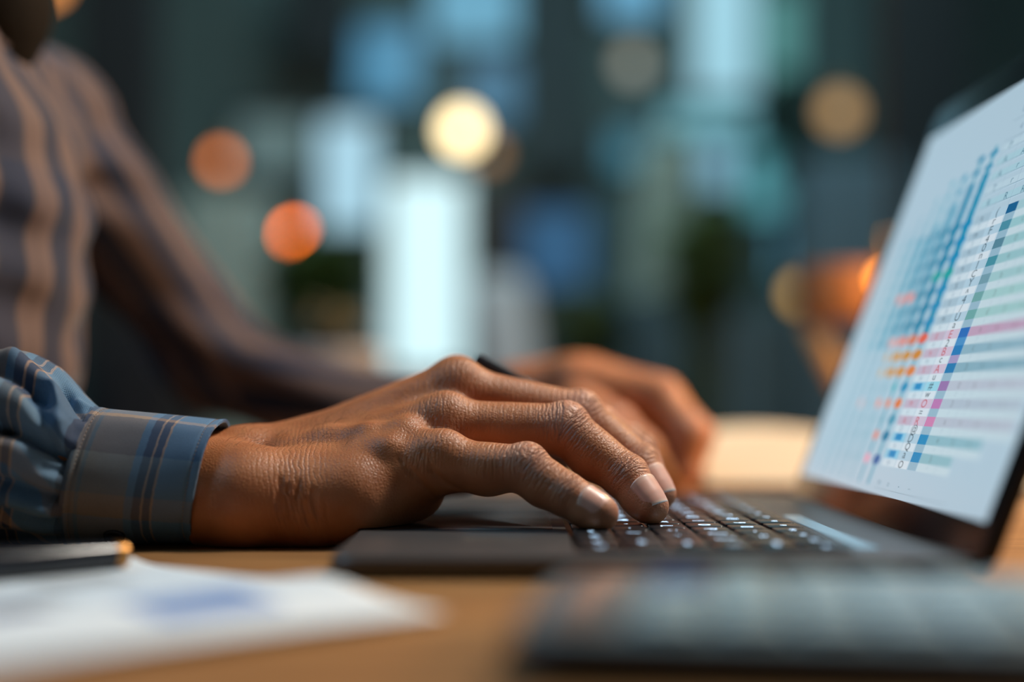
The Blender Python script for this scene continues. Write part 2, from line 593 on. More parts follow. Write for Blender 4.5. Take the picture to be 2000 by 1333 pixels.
RB = .022
pendant(432, 315, 4.0, RB, (1.0, .245, .03), 3.9, 'hanging bulb glowing dull orange, leftmost of the hanging bulbs')
pendant(576, 458, 4.0, RB, (1.0, .165, .0), 15, 'hanging bulb glowing bright orange, lowest of the bulbs left of the brightest window')
pendant(903, 255, 4.6, .052, (1.0, .78, .42), 5.0, 'hanging globe bulb glowing cream white above the brightest window')
pendant(1236, 125, 4.4, .040, (.9, .85, .68), .50, 'hanging globe bulb glowing faint beige, left of the pale blue window')
pendant(1640, 218, 4.4, .046, (1.0, .56, .20), .85, 'hanging globe bulb glowing ochre, high above the laptop screen corner')
pendant(955, 300, 4.8, .03, (1.0, .42, .10), .8, 'hanging bulb glowing faint brown, partly behind the cream white globe bulb')
pendant(1566, 574, 3.75, .026, (1.0, .54, .10), 1.9, 'hanging bulb glowing ochre beside the wooden lampshade')
pendant(1729, 545, 1.475, .011, (1.0, .30, .04), 7.5, 'hanging bulb glowing bright orange at the left edge of the laptop screen')
pendant(95, -30, 3.9, .03, (1.0, .36, .08), 3, 'hanging bulb glowing orange at the top edge, above the bearded person')
# ================================================================== the desk
M_wood = bpy.data.materials.new('oiled_wood')
M_wood.use_nodes = True
n, l = nodes_of(M_wood)
b = n['Principled BSDF']
tc = n.new('ShaderNodeTexCoord'); mp = n.new('ShaderNodeMapping'); mp.inputs['Scale'].default_value = (3, 26, 8)
l.new(tc.outputs['Object'], mp.inputs[0])
no = n.new('ShaderNodeTexNoise'); no.inputs['Scale'].default_value = 2.2; no.inputs['Detail'].default_value = 8; no.inputs['Distortion'].default_value = 1.2
l.new(mp.outputs[0], no.inputs['Vector'])
cr = n.new('ShaderNodeValToRGB')
cr.color_ramp.elements[0].position = .3; cr.color_ramp.elements[0].color = (.23, .100, .033, 1)
cr.color_ramp.elements[1].position = .72; cr.color_ramp.elements[1].color = (.44, .225, .080, 1)
l.new(no.outputs[0], cr.inputs[0]); l.new(cr.outputs[0], b.inputs['Base Color'])
b.inputs['Roughness'].default_value = .42
bp = n.new('ShaderNodeBump'); bp.inputs['Strength'].default_value = .2; bp.inputs['Distance'].default_value = .0005
l.new(no.outputs[0], bp.inputs['Height']); l.new(bp.outputs[0], b.inputs['Normal'])

DX0, DX1, DY0, DY1 = -.262, 1.25, .12, 1.85
t = thing('desk', 'large warm brown wooden desk under the laptop and papers', 'desk', (.5, 1, 0))
autosmooth(part('tabletop', BX(DX0, DX1, DY0, DY1, TABLE - .035, TABLE, .004, 3), M_wood, t), .9)
for x in (DX0 + .12, DX1 - .12):
    for y in (DY0 + .1, DY1 - .1):
        part('leg', BX(x - .03, x + .03, y - .03, y + .03, 0, TABLE - .034, .004), M_wood, t)

# ------------------------------------------------------------------ lettering
_font = {}
def glyph(ch):
    """mesh of a character, unit size, centred"""
    if ch not in _font:
        cu = bpy.data.curves.new('lettering', 'FONT')
        cu.body = ch; cu.align_x = 'CENTER'; cu.align_y = 'CENTER'; cu.resolution_u = 3
        o = bpy.data.objects.new('lettering', cu)
        COL.objects.link(o)
        bpy.context.view_layer.update()
        me = bpy.data.meshes.new_from_object(o.evaluated_get(bpy.context.evaluated_depsgraph_get()))
        V = [v.co.copy() for v in me.vertices]; Fs = [tuple(p.vertices) for p in me.polygons]
        bpy.data.objects.remove(o); bpy.data.meshes.remove(me); bpy.data.curves.remove(cu)
        if V:
            cx = (min(v.x for v in V) + max(v.x for v in V)) / 2; cy = (min(v.y for v in V) + max(v.y for v in V)) / 2
            V = [Vector((v.x - cx, v.y - cy, 0)) for v in V]
        _font[ch] = (V, Fs)
    return _font[ch]

def put_text(bm, ch, size, place, mi=0):
    """place(x, y) -> world point, x to the reader's right, y up"""
    V, Fs = glyph(ch)
    vs = [bm.verts.new(place(v.x * size, v.y * size)) for v in V]
    out = []
    for f in Fs:
        try:
            q = bm.faces.new([vs[i] for i in f]); q.material_index = mi; out.append(q)
        except ValueError: pass
    return out

# ================================================================== the laptop
M_alu = grain(mat('dark_grey_aluminium', (.125, .12, .12), .36, .6), 400, .1)
M_bez = mat('black_glass_bezel', (.006, .006, .007), .18)
M_key = mat('black_keycap', (.014, .015, .018), .26)
M_leg = mat('backlit_legend', (.3, .4, .5), .4, emit=(.50, .74, 1.0), strength=3.2)
M_rub = mat('black_rubber', (.01, .01, .01), .8)
LX0, LX1, LY0, LY1 = -.0706, .181, .5425, .9055
lap = thing('laptop', 'open dark grey laptop with a spreadsheet on its lit screen', 'laptop', ((LX0 + LX1) / 2, (LY0 + LY1) / 2, TABLE))

bm = bmesh.new()
rounded_prism(bm, lambda u, v, n: (u, v, n), LX0, LX1, LY0, LY1, TABLE + .0024, DECK, .012, 8, .0016)
autosmooth(part('base', bm, M_alu, lap), .5)
for x in (LX0 + .03, LX1 - .03):
    for y in (LY0 + .035, LY1 - .035):
        bm = bmesh.new(); lathe(bm, [(.007, 0), (.0075, .001), (.0075, .0028)], (x, y, TABLE + .0001), 20)
        part('rubber_foot', bm, M_rub, lap, True)
# trackpad: a slightly glossier plate with its groove
bm = bmesh.new()
rounded_prism(bm, lambda u, v, n: (u, v, n), -.061, .019, .655, .790, DECK - .0004, DECK + .00022, .004, 6, .0002)
autosmooth(part('trackpad', bm, mat('trackpad_glass', (.085, .088, .095), .22, .3), lap), .5)
# keyboard tray
KX0, KY1 = .0265, .887
KU = (KY1 - .561) / 15.0
KR = .0183
bm = bmesh.new()
rounded_prism(bm, lambda u, v, n: (u, v, n), KX0 - .0015, KX0 + 6 * KR + .0012, .5595, KY1 + .0015, DECK - .0004, DECK + .00016, .003, 6)
part('keyboard_tray', bm, M_bez, lap)
ROWS = [
    [('ctrl', 1), ('fn', 1), ('alt', 1), ('cmd', 1.25), ('', 5.5), ('cmd', 1.25), ('alt', 1), ('<', 1), ('^', 1), ('>', 1)],
    [('shift', 2.3)] + [(c, 1) for c in 'ZXCVBNM,./'] + [('shift', 2.7)],
    [('caps', 1.8)] + [(c, 1) for c in "ASDFGHJKL;'"] + [('enter', 2.2)],
    [('tab', 1.5)] + [(c, 1) for c in 'QWERTYUIOP[]'] + [('\\', 1.5)],
    [(c, 1) for c in '`1234567890-='] + [('delete', 2)],
    [('esc', 1.2)] + [('F%d' % k, 1.05) for k in range(1, 13)] + [('del', 1.2)],
]
for r, row in enumerate(ROWS):
    y = KY1
    for name, w in row:
        y1 = y; y0 = y - w * KU; y = y0
        x0 = KX0 + r * KR; x1 = x0 + KR
        bm = bmesh.new()
        top = DECK + .0012
        rounded_prism(bm, lambda u, v, n: (u, v, n), x0 + .0012, x1 - .0012, y0 + .0012, y1 - .0012, DECK + .00015, top, .0018, 4, .0004)
        cx, cy = (x0 + x1) / 2, (y0 + y1) / 2
        if name:
            s = .0085 if len(name) == 1 else .0042
            put_text(bm, name, s, lambda a, q: (cx + q, cy - a, top + .00005), 1)
        o = part('key', bm, [M_key, M_leg], lap)
        autosmooth(o, .5)
        if name == '': o['label'] = 'long blank space bar'
# touch strip above the keys, its pale reflected light put in as a glow
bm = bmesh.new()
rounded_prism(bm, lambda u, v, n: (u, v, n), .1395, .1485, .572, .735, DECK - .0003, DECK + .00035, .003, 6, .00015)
part('touch_strip', bm, mat('touch_strip_reflection', (.02, .02, .02), .2, emit=(.14, .25, .32), strength=1.0), lap)
# hinge barrel
bm = bmesh.new()
tube(bm, [(LX1 - .001, .60, DECK - .0035), (LX1 - .001, .85, DECK - .0035)], .0042, 16)
autosmooth(part('hinge', bm, M_bez, lap, True), .7)

# the lid
TL = math.radians(21)
XH, ZH = .178, DECK
sT, cT = math.sin(TL), math.cos(TL)
def SC(Y, v, n=0):
    return (XH + v * sT - n * cT, Y, ZH + v * cT + n * sT)
SY0, SY1, SV0, SV1 = .5475, .8965, .0135, .2405
bm = bmesh.new()
rounded_prism(bm, lambda u, v, n: SC(u, v, n), LY0 - .003, LY1 + .001, -.0062, .263, -.0068, -.0004, .012, 8, .0012)
lid = autosmooth(part('lid', bm, mat('black_lid_metal', (.016, .017, .020), .4, .5), lap), .5)
bm = bmesh.new()
rounded_prism(bm, lambda u, v, n: SC(u, v, n), LY0 - .0015, LY1 - .0005, -.0052, .2615, -.0006, .0004, .0108, 8, .0003)
autosmooth(part('bezel', bm, M_bez, lid), .5)

# what the screen shows: cells, dots and characters, one colour per face
class Sheet:
    def __init__(s): s.bm = bmesh.new(); s.cols = []
    def face(s, pts, c):
        s.bm.faces.new([s.bm.verts.new(p) for p in pts]); s.cols.append(c)
    def quad(s, y0, y1, v0, v1, c, n=.00062):
        s.face([SC(y1, v0, n), SC(y0, v0, n), SC(y0, v1, n), SC(y1, v1, n)], c)
    def dot(s, y, v, ry, rv, c, n=.0008):
        s.face([SC(y - ry * math.cos(2 * PI * k / 14), v + rv * math.sin(2 * PI * k / 14), n) for k in range(14)], c)
    def text(s, ch, y, v, size, c, n=.00078, wide=1.0):
        f = put_text(s.bm, ch, size, lambda a, q: SC(y - a * wide, v + q, n))
        s.cols += [c] * len(f)
    def done(s, name, parent, m):
        me = bm_mesh(s.bm, name)
        at = me.color_attributes.new('shown', 'FLOAT_COLOR', 'CORNER')
        out = []
        for p, c in zip(me.polygons, s.cols):
            out += [(*lin(c), 1)] * p.loop_total
        at.data.foreach_set('color', np.array(out, np.float32).ravel())
        return link(name, me, m, parent, False)
M_scr = bpy.data.materials.new('screen_light')
M_scr.use_nodes = True
n, l = nodes_of(M_scr)
b = n['Principled BSDF']
b.inputs['Base Color'].default_value = (.01, .01, .01, 1); b.inputs['Roughness'].default_value = .3
a = n.new('ShaderNodeVertexColor'); a.layer_name = 'shown'
l.new(a.outputs[0], b.inputs['Emission Color']); b.inputs['Emission Strength'].default_value = .88

sh = Sheet()
PALE = (178, 204, 220); WHITE = (206, 224, 235)
sh.quad(SY0, SY1, SV0, SV1, PALE, .0005)
PV = .009                                    # height of a pair of rows
VT = .1635                                   # top of the first coloured row
KEYC = [(10, 92, 142), (70, 140, 162), (84, 132, 152), (64, 142, 160), (112, 156, 172), (108, 164, 166), (104, 166, 166),
        (18, 104, 186), (6, 120, 186), (4, 118, 176), (150, 112, 172), (186, 116, 178), (206, 126, 176), (2, 136, 190), (2, 134, 190)]
ROWC = [(160, 200, 210), (150, 198, 206), (150, 196, 204), (148, 194, 202), (158, 200, 206), (160, 204, 206), (158, 202, 204),
        (190, 160, 188), (138, 178, 196), (132, 174, 192), (184, 194, 210), (176, 192, 208), (182, 192, 208), (140, 186, 200), (142, 188, 200)]
ENDY = [.556] * 13 + [.585, .615]
LET1 = ['(', 'r', 'F', '4', '0', 'n', '1', 'C', 'Y', '^', '4', '/', 'U', 'a', 'E', '2', 'B', 'c', 'A', 'u', '#', 'w', 'O', '=', 'R', '@', 'D', 'Q', 'a', 'O', 'Z']
LET2 = ['a', '7', 'm', '3', 's', '5', 'e', '6', '5', 'z', '1', '8', 'm', 'v', 'E', 'e', 'h', 'm', 'S', 'H', 'x', 'd', 'm', 't', 'A', 'D', 'S', 'h', 'B', 'H', '4']
rd = random.Random(11)
CB, CM, CA, CK = .7235, .6985, .6765, .6615    # column edges: glyph columns, key column
DC = [.735 + .0195 * k for k in range(7)]      # columns of dots
for i in range(15):
    v1 = VT - i * PV; vm = v1 - .0049; v0 = v1 - PV
    tint = ROWC[i]
    pinkish = i in (7, 8, 9, 11, 12)
    c1 = (176, 206, 224) if not pinkish else (206, 190, 212)
    sh.quad(CM + .0003, CB, vm, v1, tuple(int(x * .94) for x in c1) if i not in (10, 13, 14) else (140, 200, 226))
    sh.quad(CA, CM - .0003, vm, v1, c1 if i != 10 else (150, 212, 232))
    sh.quad(CM + .0003, CB, v0, vm, WHITE)
    sh.quad(CA, CM - .0003, v0, vm, (214, 228, 238))
    sh.quad(CK, CA - .001, vm, v1, KEYC[i], .0007)
    sh.quad(CK, CA - .001, v0, vm, (148, 184, 204) if i not in (7, 8) else ((64, 142, 200) if i == 7 else (160, 150, 196)), .0007)
    sh.quad(ENDY[i], CK, vm, v1, tint)
    sh.quad(ENDY[i] - .002, CK, v0, vm, (196, 218, 228))
    ink = (58, 84, 100) if not pinkish else (190, 80, 96)
    for q, (vv, hh) in enumerate(((vm + .0025, .0056), (v0 + .0020, .0050))):
        k = 2 * i + q
        sh.text(LET1[k % len(LET1)], (CA + CM) / 2 + .001, vv, hh * 1.1, (46, 70, 84) if q else ink, wide=1.9)
        sh.text(LET2[k % len(LET2)], (CM + CB) / 2, vv, hh * .85, (120, 150, 170) if q else ink, wide=1.7)
    if i in (10, 13, 14):
        sh.quad(.704, .716, vm + .0008, v1 - .0006, (0, 136, 196), .0009)
    for y in (.645, .623, .601, .579):
        if y > ENDY[i] + .01:
            sh.text(rd.choice('acne5230bd'), y, vm + .0025, .0046, tuple(int(x * .72) for x in tint), wide=1.6)
            sh.text(rd.choice('17,r'), y, v0 + .002, .0036, (160, 184, 200), wide=1.4)
    # dots of this row
    for j, y in enumerate(DC):
        up = i <= 7
        if up:
            c = [(0, 138, 186), (0, 130, 168), (0, 132, 166), (10, 140, 172), (36, 152, 182), (80, 168, 192), (110, 178, 198)][j]
            r = [.0084, .0094, .0084, .0076, .0066, .0056, .0048][j]
        else:
            c = [(70, 150, 178), (110, 170, 190), (120, 174, 192), (120, 172, 190), (126, 172, 190), (130, 174, 190), (140, 178, 194)][j]
            r = [.0066, .0044, .0036, .0036, .0032, .0028, .0024][j]
        if i == 3 and j in (0, 1): c = (0, 160, 160)
        if i == 4 and j in (3, 4): c = (232, 118, 104)
        if i == 7: c = [(226, 92, 66), (214, 120, 86), (226, 130, 116), (228, 164, 158)][j] if j < 4 else c
        if i == 8: c = [(206, 132, 22), (204, 140, 24), (208, 148, 40), (206, 164, 96)][j] if j < 4 else c; r = .0088 if j < 3 else r
        if i == 9: c = [(220, 124, 42), (210, 140, 28), (206, 146, 40), (206, 170, 110)][j] if j < 4 else c; r = .0084 if j < 3 else r
        if i == 10: c = (0, 140, 186) if j == 0 else ((20, 170, 186) if j == 1 else c)
        if i == 11: c = [(224, 116, 34), (226, 122, 70), (238, 128, 92), c, (226, 172, 168)][j] if j < 5 else c
        if i == 13: c = [(0, 120, 160), (226, 122, 92)][j] if j < 2 else c
        if i == 14: c = [(8, 92, 160), (240, 150, 176)][j] if j < 2 else c
        if (i in (12, 14) and j > 4): continue
        sh.dot(y, (vm + v1) / 2 - (.004 if i == 14 else 0), r, .0030, c)
        s = 1
# strings through the dots
for j, y in enumerate(DC):
    sh.quad(y - .0022, y + .0022, SV0 + .004, (.205, .20, .196, .19, .184, .178, .172)[j], (120, 176, 196) if j > 1 else (84, 164, 188), .00066)
    if j < 5:
        sh.quad(y - .0054, y + .0054, VT - 7.6 * PV, (.19, .186, .176, .168, .16)[j], [(0, 140, 178), (0, 134, 172), (24, 148, 180), (56, 158, 188), (92, 172, 196)][j], .00068)
# rows above the table: light header lines and loose cells
for k in range(5):
    v = VT + .004 + k * .0078
    for j, y in enumerate(DC[:5]):
        if k < 5 - j * .6:
            sh.dot(y, v + .002, .0064 - .0006 * j, .0022, [(46, 146, 182), (20, 140, 176), (70, 160, 190), (110, 180, 200), (130, 186, 204)][j])
    sh.quad(.560, CB, v, v + .0042, (168, 206, 220) if k in (0, 2, 3) else (186, 212, 226))
    sh.quad(.560, CB, v - .0002, v + .0002, (130, 160, 178), .00075)
    for y in (.71, .685, .662, .64, .615, .59):
        sh.text(rd.choice('TRAPEN4Z7r'), y, v + .0021, .0054, (70, 116, 138), wide=1.5)
for v in (.2045, .2155):
    sh.quad(.556, .722, v, v + .0003, (120, 148, 166), .00075)
for y in (.71, .69, .66, .64, .60):
    sh.text(rd.choice('EB38'), y, .2205, .0058, (112, 140, 164), wide=1.5)
    sh.text(rd.choice('n4s'), y - .006, .2095, .0050, (112, 140, 164), wide=1.5)
for yy in (CM, CB, CA, .633, .611, .589, .567):
    sh.quad(yy - .00018, yy + .00018, VT - 15 * PV, VT + .042, (150, 176, 194), .00074)
for k, y in enumerate((.714, .697, .678, .66)):
    sh.text('m=-_'[k], y, .0195, .005, (90, 140, 160), wide=1.5)
sh.quad(.60, .72, .0165, .0168, (140, 170, 186), .00075)
sh.done('display', lid, M_scr)
# ================================================================== the person
person = thing('person', 'person in a blue plaid shirt typing with one hand, a pencil in the other', 'person', (-.40, .87, .50))

# ---- skin material
M_skin = bpy.data.materials.new('tanned_skin')
M_skin.use_nodes = True
n, l = nodes_of(M_skin)
b = n['Principled BSDF']
def math_node(op, a, c=None, d=None):
    q = n.new('ShaderNodeMath'); q.operation = op
    for i, x in enumerate((a, c, d)):
        if x is None: continue
        if isinstance(x, (int, float)): q.inputs[i].default_value = x
        else: l.new(x, q.inputs[i])
    return q.outputs[0]
def attr(name):
    q = n.new('ShaderNodeAttribute'); q.attribute_name = name
    return q.outputs['Fac']
tc = n.new('ShaderNodeTexCoord')
def noise(scale, detail=3, vec=None, dist=0):
    q = n.new('ShaderNodeTexNoise'); q.inputs['Scale'].default_value = scale; q.inputs['Detail'].default_value = detail; q.inputs['Distortion'].default_value = dist
    l.new(vec if vec is not None else tc.outputs['Object'], q.inputs['Vector'])
    return q.outputs[0]
# creases across the fingers: ridged waves along the finger, bent by noise
fu = attr('along'); wr = attr('crease'); dors = attr('dorsal'); ww = attr('wrist'); red = attr('knuckle')
def ridged(x, period, nscale, namp):
    ph = math_node('ADD', math_node('MULTIPLY', x, 2 * PI / period), math_node('MULTIPLY', noise(nscale, 2), namp))
    return math_node('POWER', math_node('ABSOLUTE', math_node('SINE', math_node('MULTIPLY', ph, .5))), .6)
r1 = ridged(fu, .0017, 260, 9)
r2 = ridged(fu, .0029, 150, 12)
sep = n.new('ShaderNodeSeparateXYZ'); l.new(tc.outputs['Object'], sep.inputs[0])
xw = math_node('ADD', sep.outputs[0], math_node('MULTIPLY', sep.outputs[2], .18))
r3 = ridged(xw, .0024, 110, 12)
vo = n.new('ShaderNodeTexVoronoi'); vo.feature = 'DISTANCE_TO_EDGE'; vo.inputs['Scale'].default_value = 620
l.new(tc.outputs['Object'], vo.inputs['Vector'])
cells = math_node('MINIMUM', math_node('MULTIPLY', vo.outputs[0], 3.0), 1)
h = math_node('MULTIPLY', wr, math_node('ADD', math_node('MULTIPLY', r1, .55), math_node('MULTIPLY', r2, .75)))
h = math_node('ADD', h, math_node('MULTIPLY', math_node('MULTIPLY', r3, ww), .30))
h = math_node('ADD', h, math_node('MULTIPLY', cells, math_node('ADD', .04, math_node('MULTIPLY', dors, .11))))
h = math_node('ADD', h, math_node('MULTIPLY', noise(900, 3), .09))
h = math_node('ADD', h, math_node('MULTIPLY', noise(90, 3), .22))
bp = n.new('ShaderNodeBump'); bp.inputs['Strength'].default_value = .85; bp.inputs['Distance'].default_value = .0010
l.new(h, bp.inputs['Height']); l.new(bp.outputs[0], b.inputs['Normal'])
cr = n.new('ShaderNodeValToRGB')
cr.color_ramp.elements[0].position = .25; cr.color_ramp.elements[0].color = (.37, .125, .045, 1)
cr.color_ramp.elements[1].position = .8; cr.color_ramp.elements[1].color = (.54, .215, .090, 1)
l.new(noise(60, 5), cr.inputs[0])
mx = n.new('ShaderNodeMix'); mx.data_type = 'RGBA'
mx.inputs[7].default_value = (.58, .27, .17, 1)
l.new(math_node('MULTIPLY', red, .7), mx.inputs[0]); l.new(cr.outputs[0], mx.inputs[6])
l.new(mx.outputs[2], b.inputs['Base Color'])
b.inputs['Roughness'].default_value = .46
b.inputs['Specular IOR Level'].default_value = .5
b.inputs['Subsurface Weight'].default_value = .22
b.inputs['Subsurface Radius'].default_value = (1, .35, .18)
b.inputs['Subsurface Scale'].default_value = .004

# ---- field of the whole body, fine round the typing hand, medium round the other
GX = axis((-.62, -.15, .007), (-.15, .085, .0008), (.085, .16, .0025))
GY = axis((.53, .632, .007), (.632, .775, .0008), (.775, .955, .006), (.955, 1.20, .003))
GZ = axis((.52, .742, .008), (.742, .852, .0008), (.852, 1.33, .007))
G = Field(GX, GY, GZ)
SHR = np.array([-.43, .70, 1.055]); SHL = P(62, 225, 1.06)
ELR = np.array([-.415, .665, .815]); ELL = P(425, 712, 1.13)
WRL = P(1085, 768, 1.055)
# torso, neck, head
G.cone((-.41, .87, .93), (-.45, .86, .56), .115, .135, .03)
G.cone((-.42, .76, 1.01), (-.39, .97, .99), .076, .066, .04)
G.cone((-.405, .87, 1.04), (-.400, .87, 1.13), .056, .054, .03)
HD = np.array([-.374, .875, 1.158])
G.ball(HD + (-.02, 0, .03), .088, .03, squash=((0, 1, 0), 1.16))
G.cone(HD + (.0, 0, -.03), HD + (.035, 0, -.075), .062, .036, .03)          # jaw
G.cone(HD + (.072, 0, .035), HD + (.094, 0, -.008), .009, .014, .014)      # nose
G.cone(HD + (.062, -.03, .045), HD + (.062, .03, .045), .014, .014, .015)  # brow
for s in (-1, 1):
    G.ball(HD + (.072, s * .031, .022), .014, .008, sub=True)
    G.ball(HD + (.060, s * .031, .022), .0125, .003)
    G.cone(HD + (-.015, s * .077, .03), HD + (-.008, s * .078, -.005), .013, .010, .005, squash=((0, 1, 0), 1.9))
G.cone(HD + (.064, -.018, -.045), HD + (.064, .018, -.045), .007, .007, .007)  # mouth
# right arm
G.cone(SHR, ELR, .048, .038, .03)
G.cone(ELR, P(-150, 900, .675), .038, .031, .02)
G.cone(P(-150, 900, .675), P(420, 955, .682), .031, .0232, .02, squash=((0, .75, .66), 1.08))
# left arm
G.cone(SHL, ELL, .040, .029, .02)
G.cone(ELL, P(750, 830, 1.09), .031, .029, .01)
G.cone(P(750, 830, 1.09), WRL, .029, .0235, .02)

def unit(v):
    v = np.asarray(v, float)
    return v / np.linalg.norm(v)

def hand(lo, hi, palm, chains, knuckles, kf=.0075, kp=.008):
    pal = G.sub_field(lo, hi)
    for q in palm: pal.cone(*q[:4], *(q[4:] or (kp,)))
    tot = None
    for ch in chains:
        f = G.sub_field(lo, hi)
        pts, rs = ch
        for (a, c, ra, rc) in zip(pts, pts[1:], rs, rs[1:]):
            f.cone(a, c, ra, rc, .0028)
        for (c, r, k) in knuckles.get(id(ch), []):
            f.ball(c, r, k)
        D = smin(pal.D, f.D, kf)
        tot = D if tot is None else smin(tot, D, .0022)
    w = G.win([a[0] - 1e-7 for a in pal.ax], [a[-1] + 1e-7 for a in pal.ax])
    G.D[w] = smin(G.D[w], tot, .010)

# ---- right hand (joints from the photograph, each at its own depth)
DR = unit((.10, -.42, .90))                  # way the back of the hand faces
R_IND = ([P(888, 758, .748), P(1168, 838, .756), P(1247, 882, .754), P(1268, 924, .748)], [.0128, .0112, .0094, .0078])
R_MID = ([P(893, 768, .724), P(1130, 812, .724), P(1244, 906, .714), P(1287, 965, .704)], [.0140, .0120, .0104, .0085])
R_RNG = ([P(868, 836, .700), P(1102, 840, .696), P(1222, 932, .686), P(1270, 990, .676)], [.0138, .0126, .0108, .0089])
R_PNK = ([P(862, 908, .674), P(1026, 917, .662), P(1106, 967, .655), P(1172, 1003, .648)], [.0124, .0111, .0099, .0086])
R_THB = ([P(690, 940, .752), P(900, 920, .772), P(1080, 886, .778), P(1238, 856, .778)], [.0165, .0128, .0108, .0078])
palm = [
    (P(330, 965, .682), P(480, 972, .672), .0235, .0222),                 # ulna side of the wrist
    (P(330, 945, .692), P(490, 925, .708), .0235, .0215),                 # radius side
    (P(480, 972, .672), P(610, 972, .676), .0222, .0215),
    (P(490, 925, .708), P(600, 905, .722), .0215, .0205),
    (P(590, 905, .730), P(888, 758, .748), .0200, .0128),                 # metacarpals
    (P(590, 915, .714), P(893, 768, .724), .0210, .0140),
    (P(600, 935, .700), P(868, 836, .700), .0210, .0140),
    (P(610, 962, .684), P(862, 905, .676), .0205, .0132),
    (P(596, 988, .674), P(690, 972, .674), .0196, .0190),                 # heel of the hand
    (P(690, 972, .674), P(800, 950, .690), .0190, .0165),
    (P(690, 960, .705), P(850, 900, .708), .0190, .0140),                 # hollow of the palm
    (P(640, 940, .738), P(760, 945, .752), .0190, .0175),                 # ball of the thumb
]
for (c, m) in (((600, 850, .722), R_IND), ((600, 862, .708), R_MID), ((610, 890, .692), R_RNG), ((625, 925, .678), R_PNK)):
    e = m[0][0] + DR * m[1][0] * .80
    palm.append((P(*c), e, .0024, .0036, .007))                            # tendons
for m, r in ((R_IND, .0100), (R_MID, .0108), (R_RNG, .0104), (R_PNK, .0092)):
    palm.append((m[0][0] + DR * .0050, m[0][0] + DR * .0050 + np.array([.001, 0, 0]), r, r, .007))
# veins on the back of the hand
for pts in ([(640, 858, .690), (720, 850, .682), (790, 842, .682), (830, 868, .676)], [(700, 880, .676), (760, 876, .672), (800, 842, .684)], [(560, 880, .690), (640, 858, .690)]):
    q = [P(*p) for p in pts]
    for a, c in zip(q, q[1:]): palm.append((a, c, .0020, .0020, .009))
def pips(ch, k1=.0042, k2=.0030):
    pts, rs = ch
    out = []
    for i, k in ((1, k1), (2, k2)):
        d1 = unit(pts[i] - pts[i - 1]); d2 = unit(pts[i + 1] - pts[i])
        nd = unit(d1 - d2)
        nd = unit(nd + DR * .25)
        out.append((pts[i] + nd * rs[i] * .38, rs[i] * .74, k))
    # pad of the finger tip
    d = unit(pts[3] - pts[2]); nn = unit(DR - d * (DR @ d))
    out.append((pts[3] - d * rs[3] * .75 - nn * rs[3] * .22, rs[3] * .98, .004))
    # fleshy belly of the middle and first phalanx
    for i, f in ((0, .55), (1, .5)):
        c = pts[i] * (1 - f) + pts[i + 1] * f
        d = unit(pts[i + 1] - pts[i]); nn = unit(DR - d * (DR @ d))
        r = rs[i] * (1 - f) + rs[i + 1] * f
        out.append((c - nn * r * .28, r * .88, .006))
    return out
RCH = [R_IND, R_MID, R_RNG, R_PNK, R_THB]
hand((-.152, .630, .742), (.0855, .790, .853), palm, RCH, {id(c): pips(c) for c in RCH})

# ---- left hand, loosely closed round a pencil
L_IND = ([P(1290, 780, 1.005), P(1345, 842, .985), P(1336, 918, .985), P(1318, 950, .99)], [.0150, .0128, .0108, .0092])
L_MID = ([P(1295, 785, 1.030), P(1362, 850, 1.020), P(1340, 925, 1.015), P(1300, 945, 1.015)], [.0150, .0128, .0108, .0092])
L_RNG = ([P(1280, 795, 1.053), P(1335, 860, 1.050), P(1310, 925, 1.045), P(1270, 940, 1.042)], [.0145, .0122, .0104, .0090])
L_PNK = ([P(1262, 808, 1.073), P(1310, 870, 1.073), P(1280, 925, 1.066), P(1250, 935, 1.062)], [.0130, .0108, .0094, .0080])
L_THB = ([P(1130, 800, 1.010), P(1205, 830, .985), P(1262, 880, .978), P(1296, 922, .985)], [.0175, .0135, .0115, .0092])
lp = [
    (P(1020, 775, 1.065), P(1130, 760, 1.045), .0235, .0225),
    (P(1130, 755, 1.030), P(1290, 775, 1.007), .0210, .0150),
    (P(1130, 752, 1.042), P(1295, 782, 1.030), .0210, .0150),
    (P(1130, 765, 1.052), P(1280, 792, 1.052), .0205, .0145),
    (P(1130, 780, 1.062), P(1262, 808, 1.072), .0190, .0130),
    (P(1130, 800, 1.040), P(1240, 830, 1.045), .0190, .0150),
]
LCH = [L_IND, L_MID, L_RNG, L_PNK, L_THB]
hand((-.02, .953, .742), (.16, 1.12, .853), lp, LCH, {}, .008, .010)

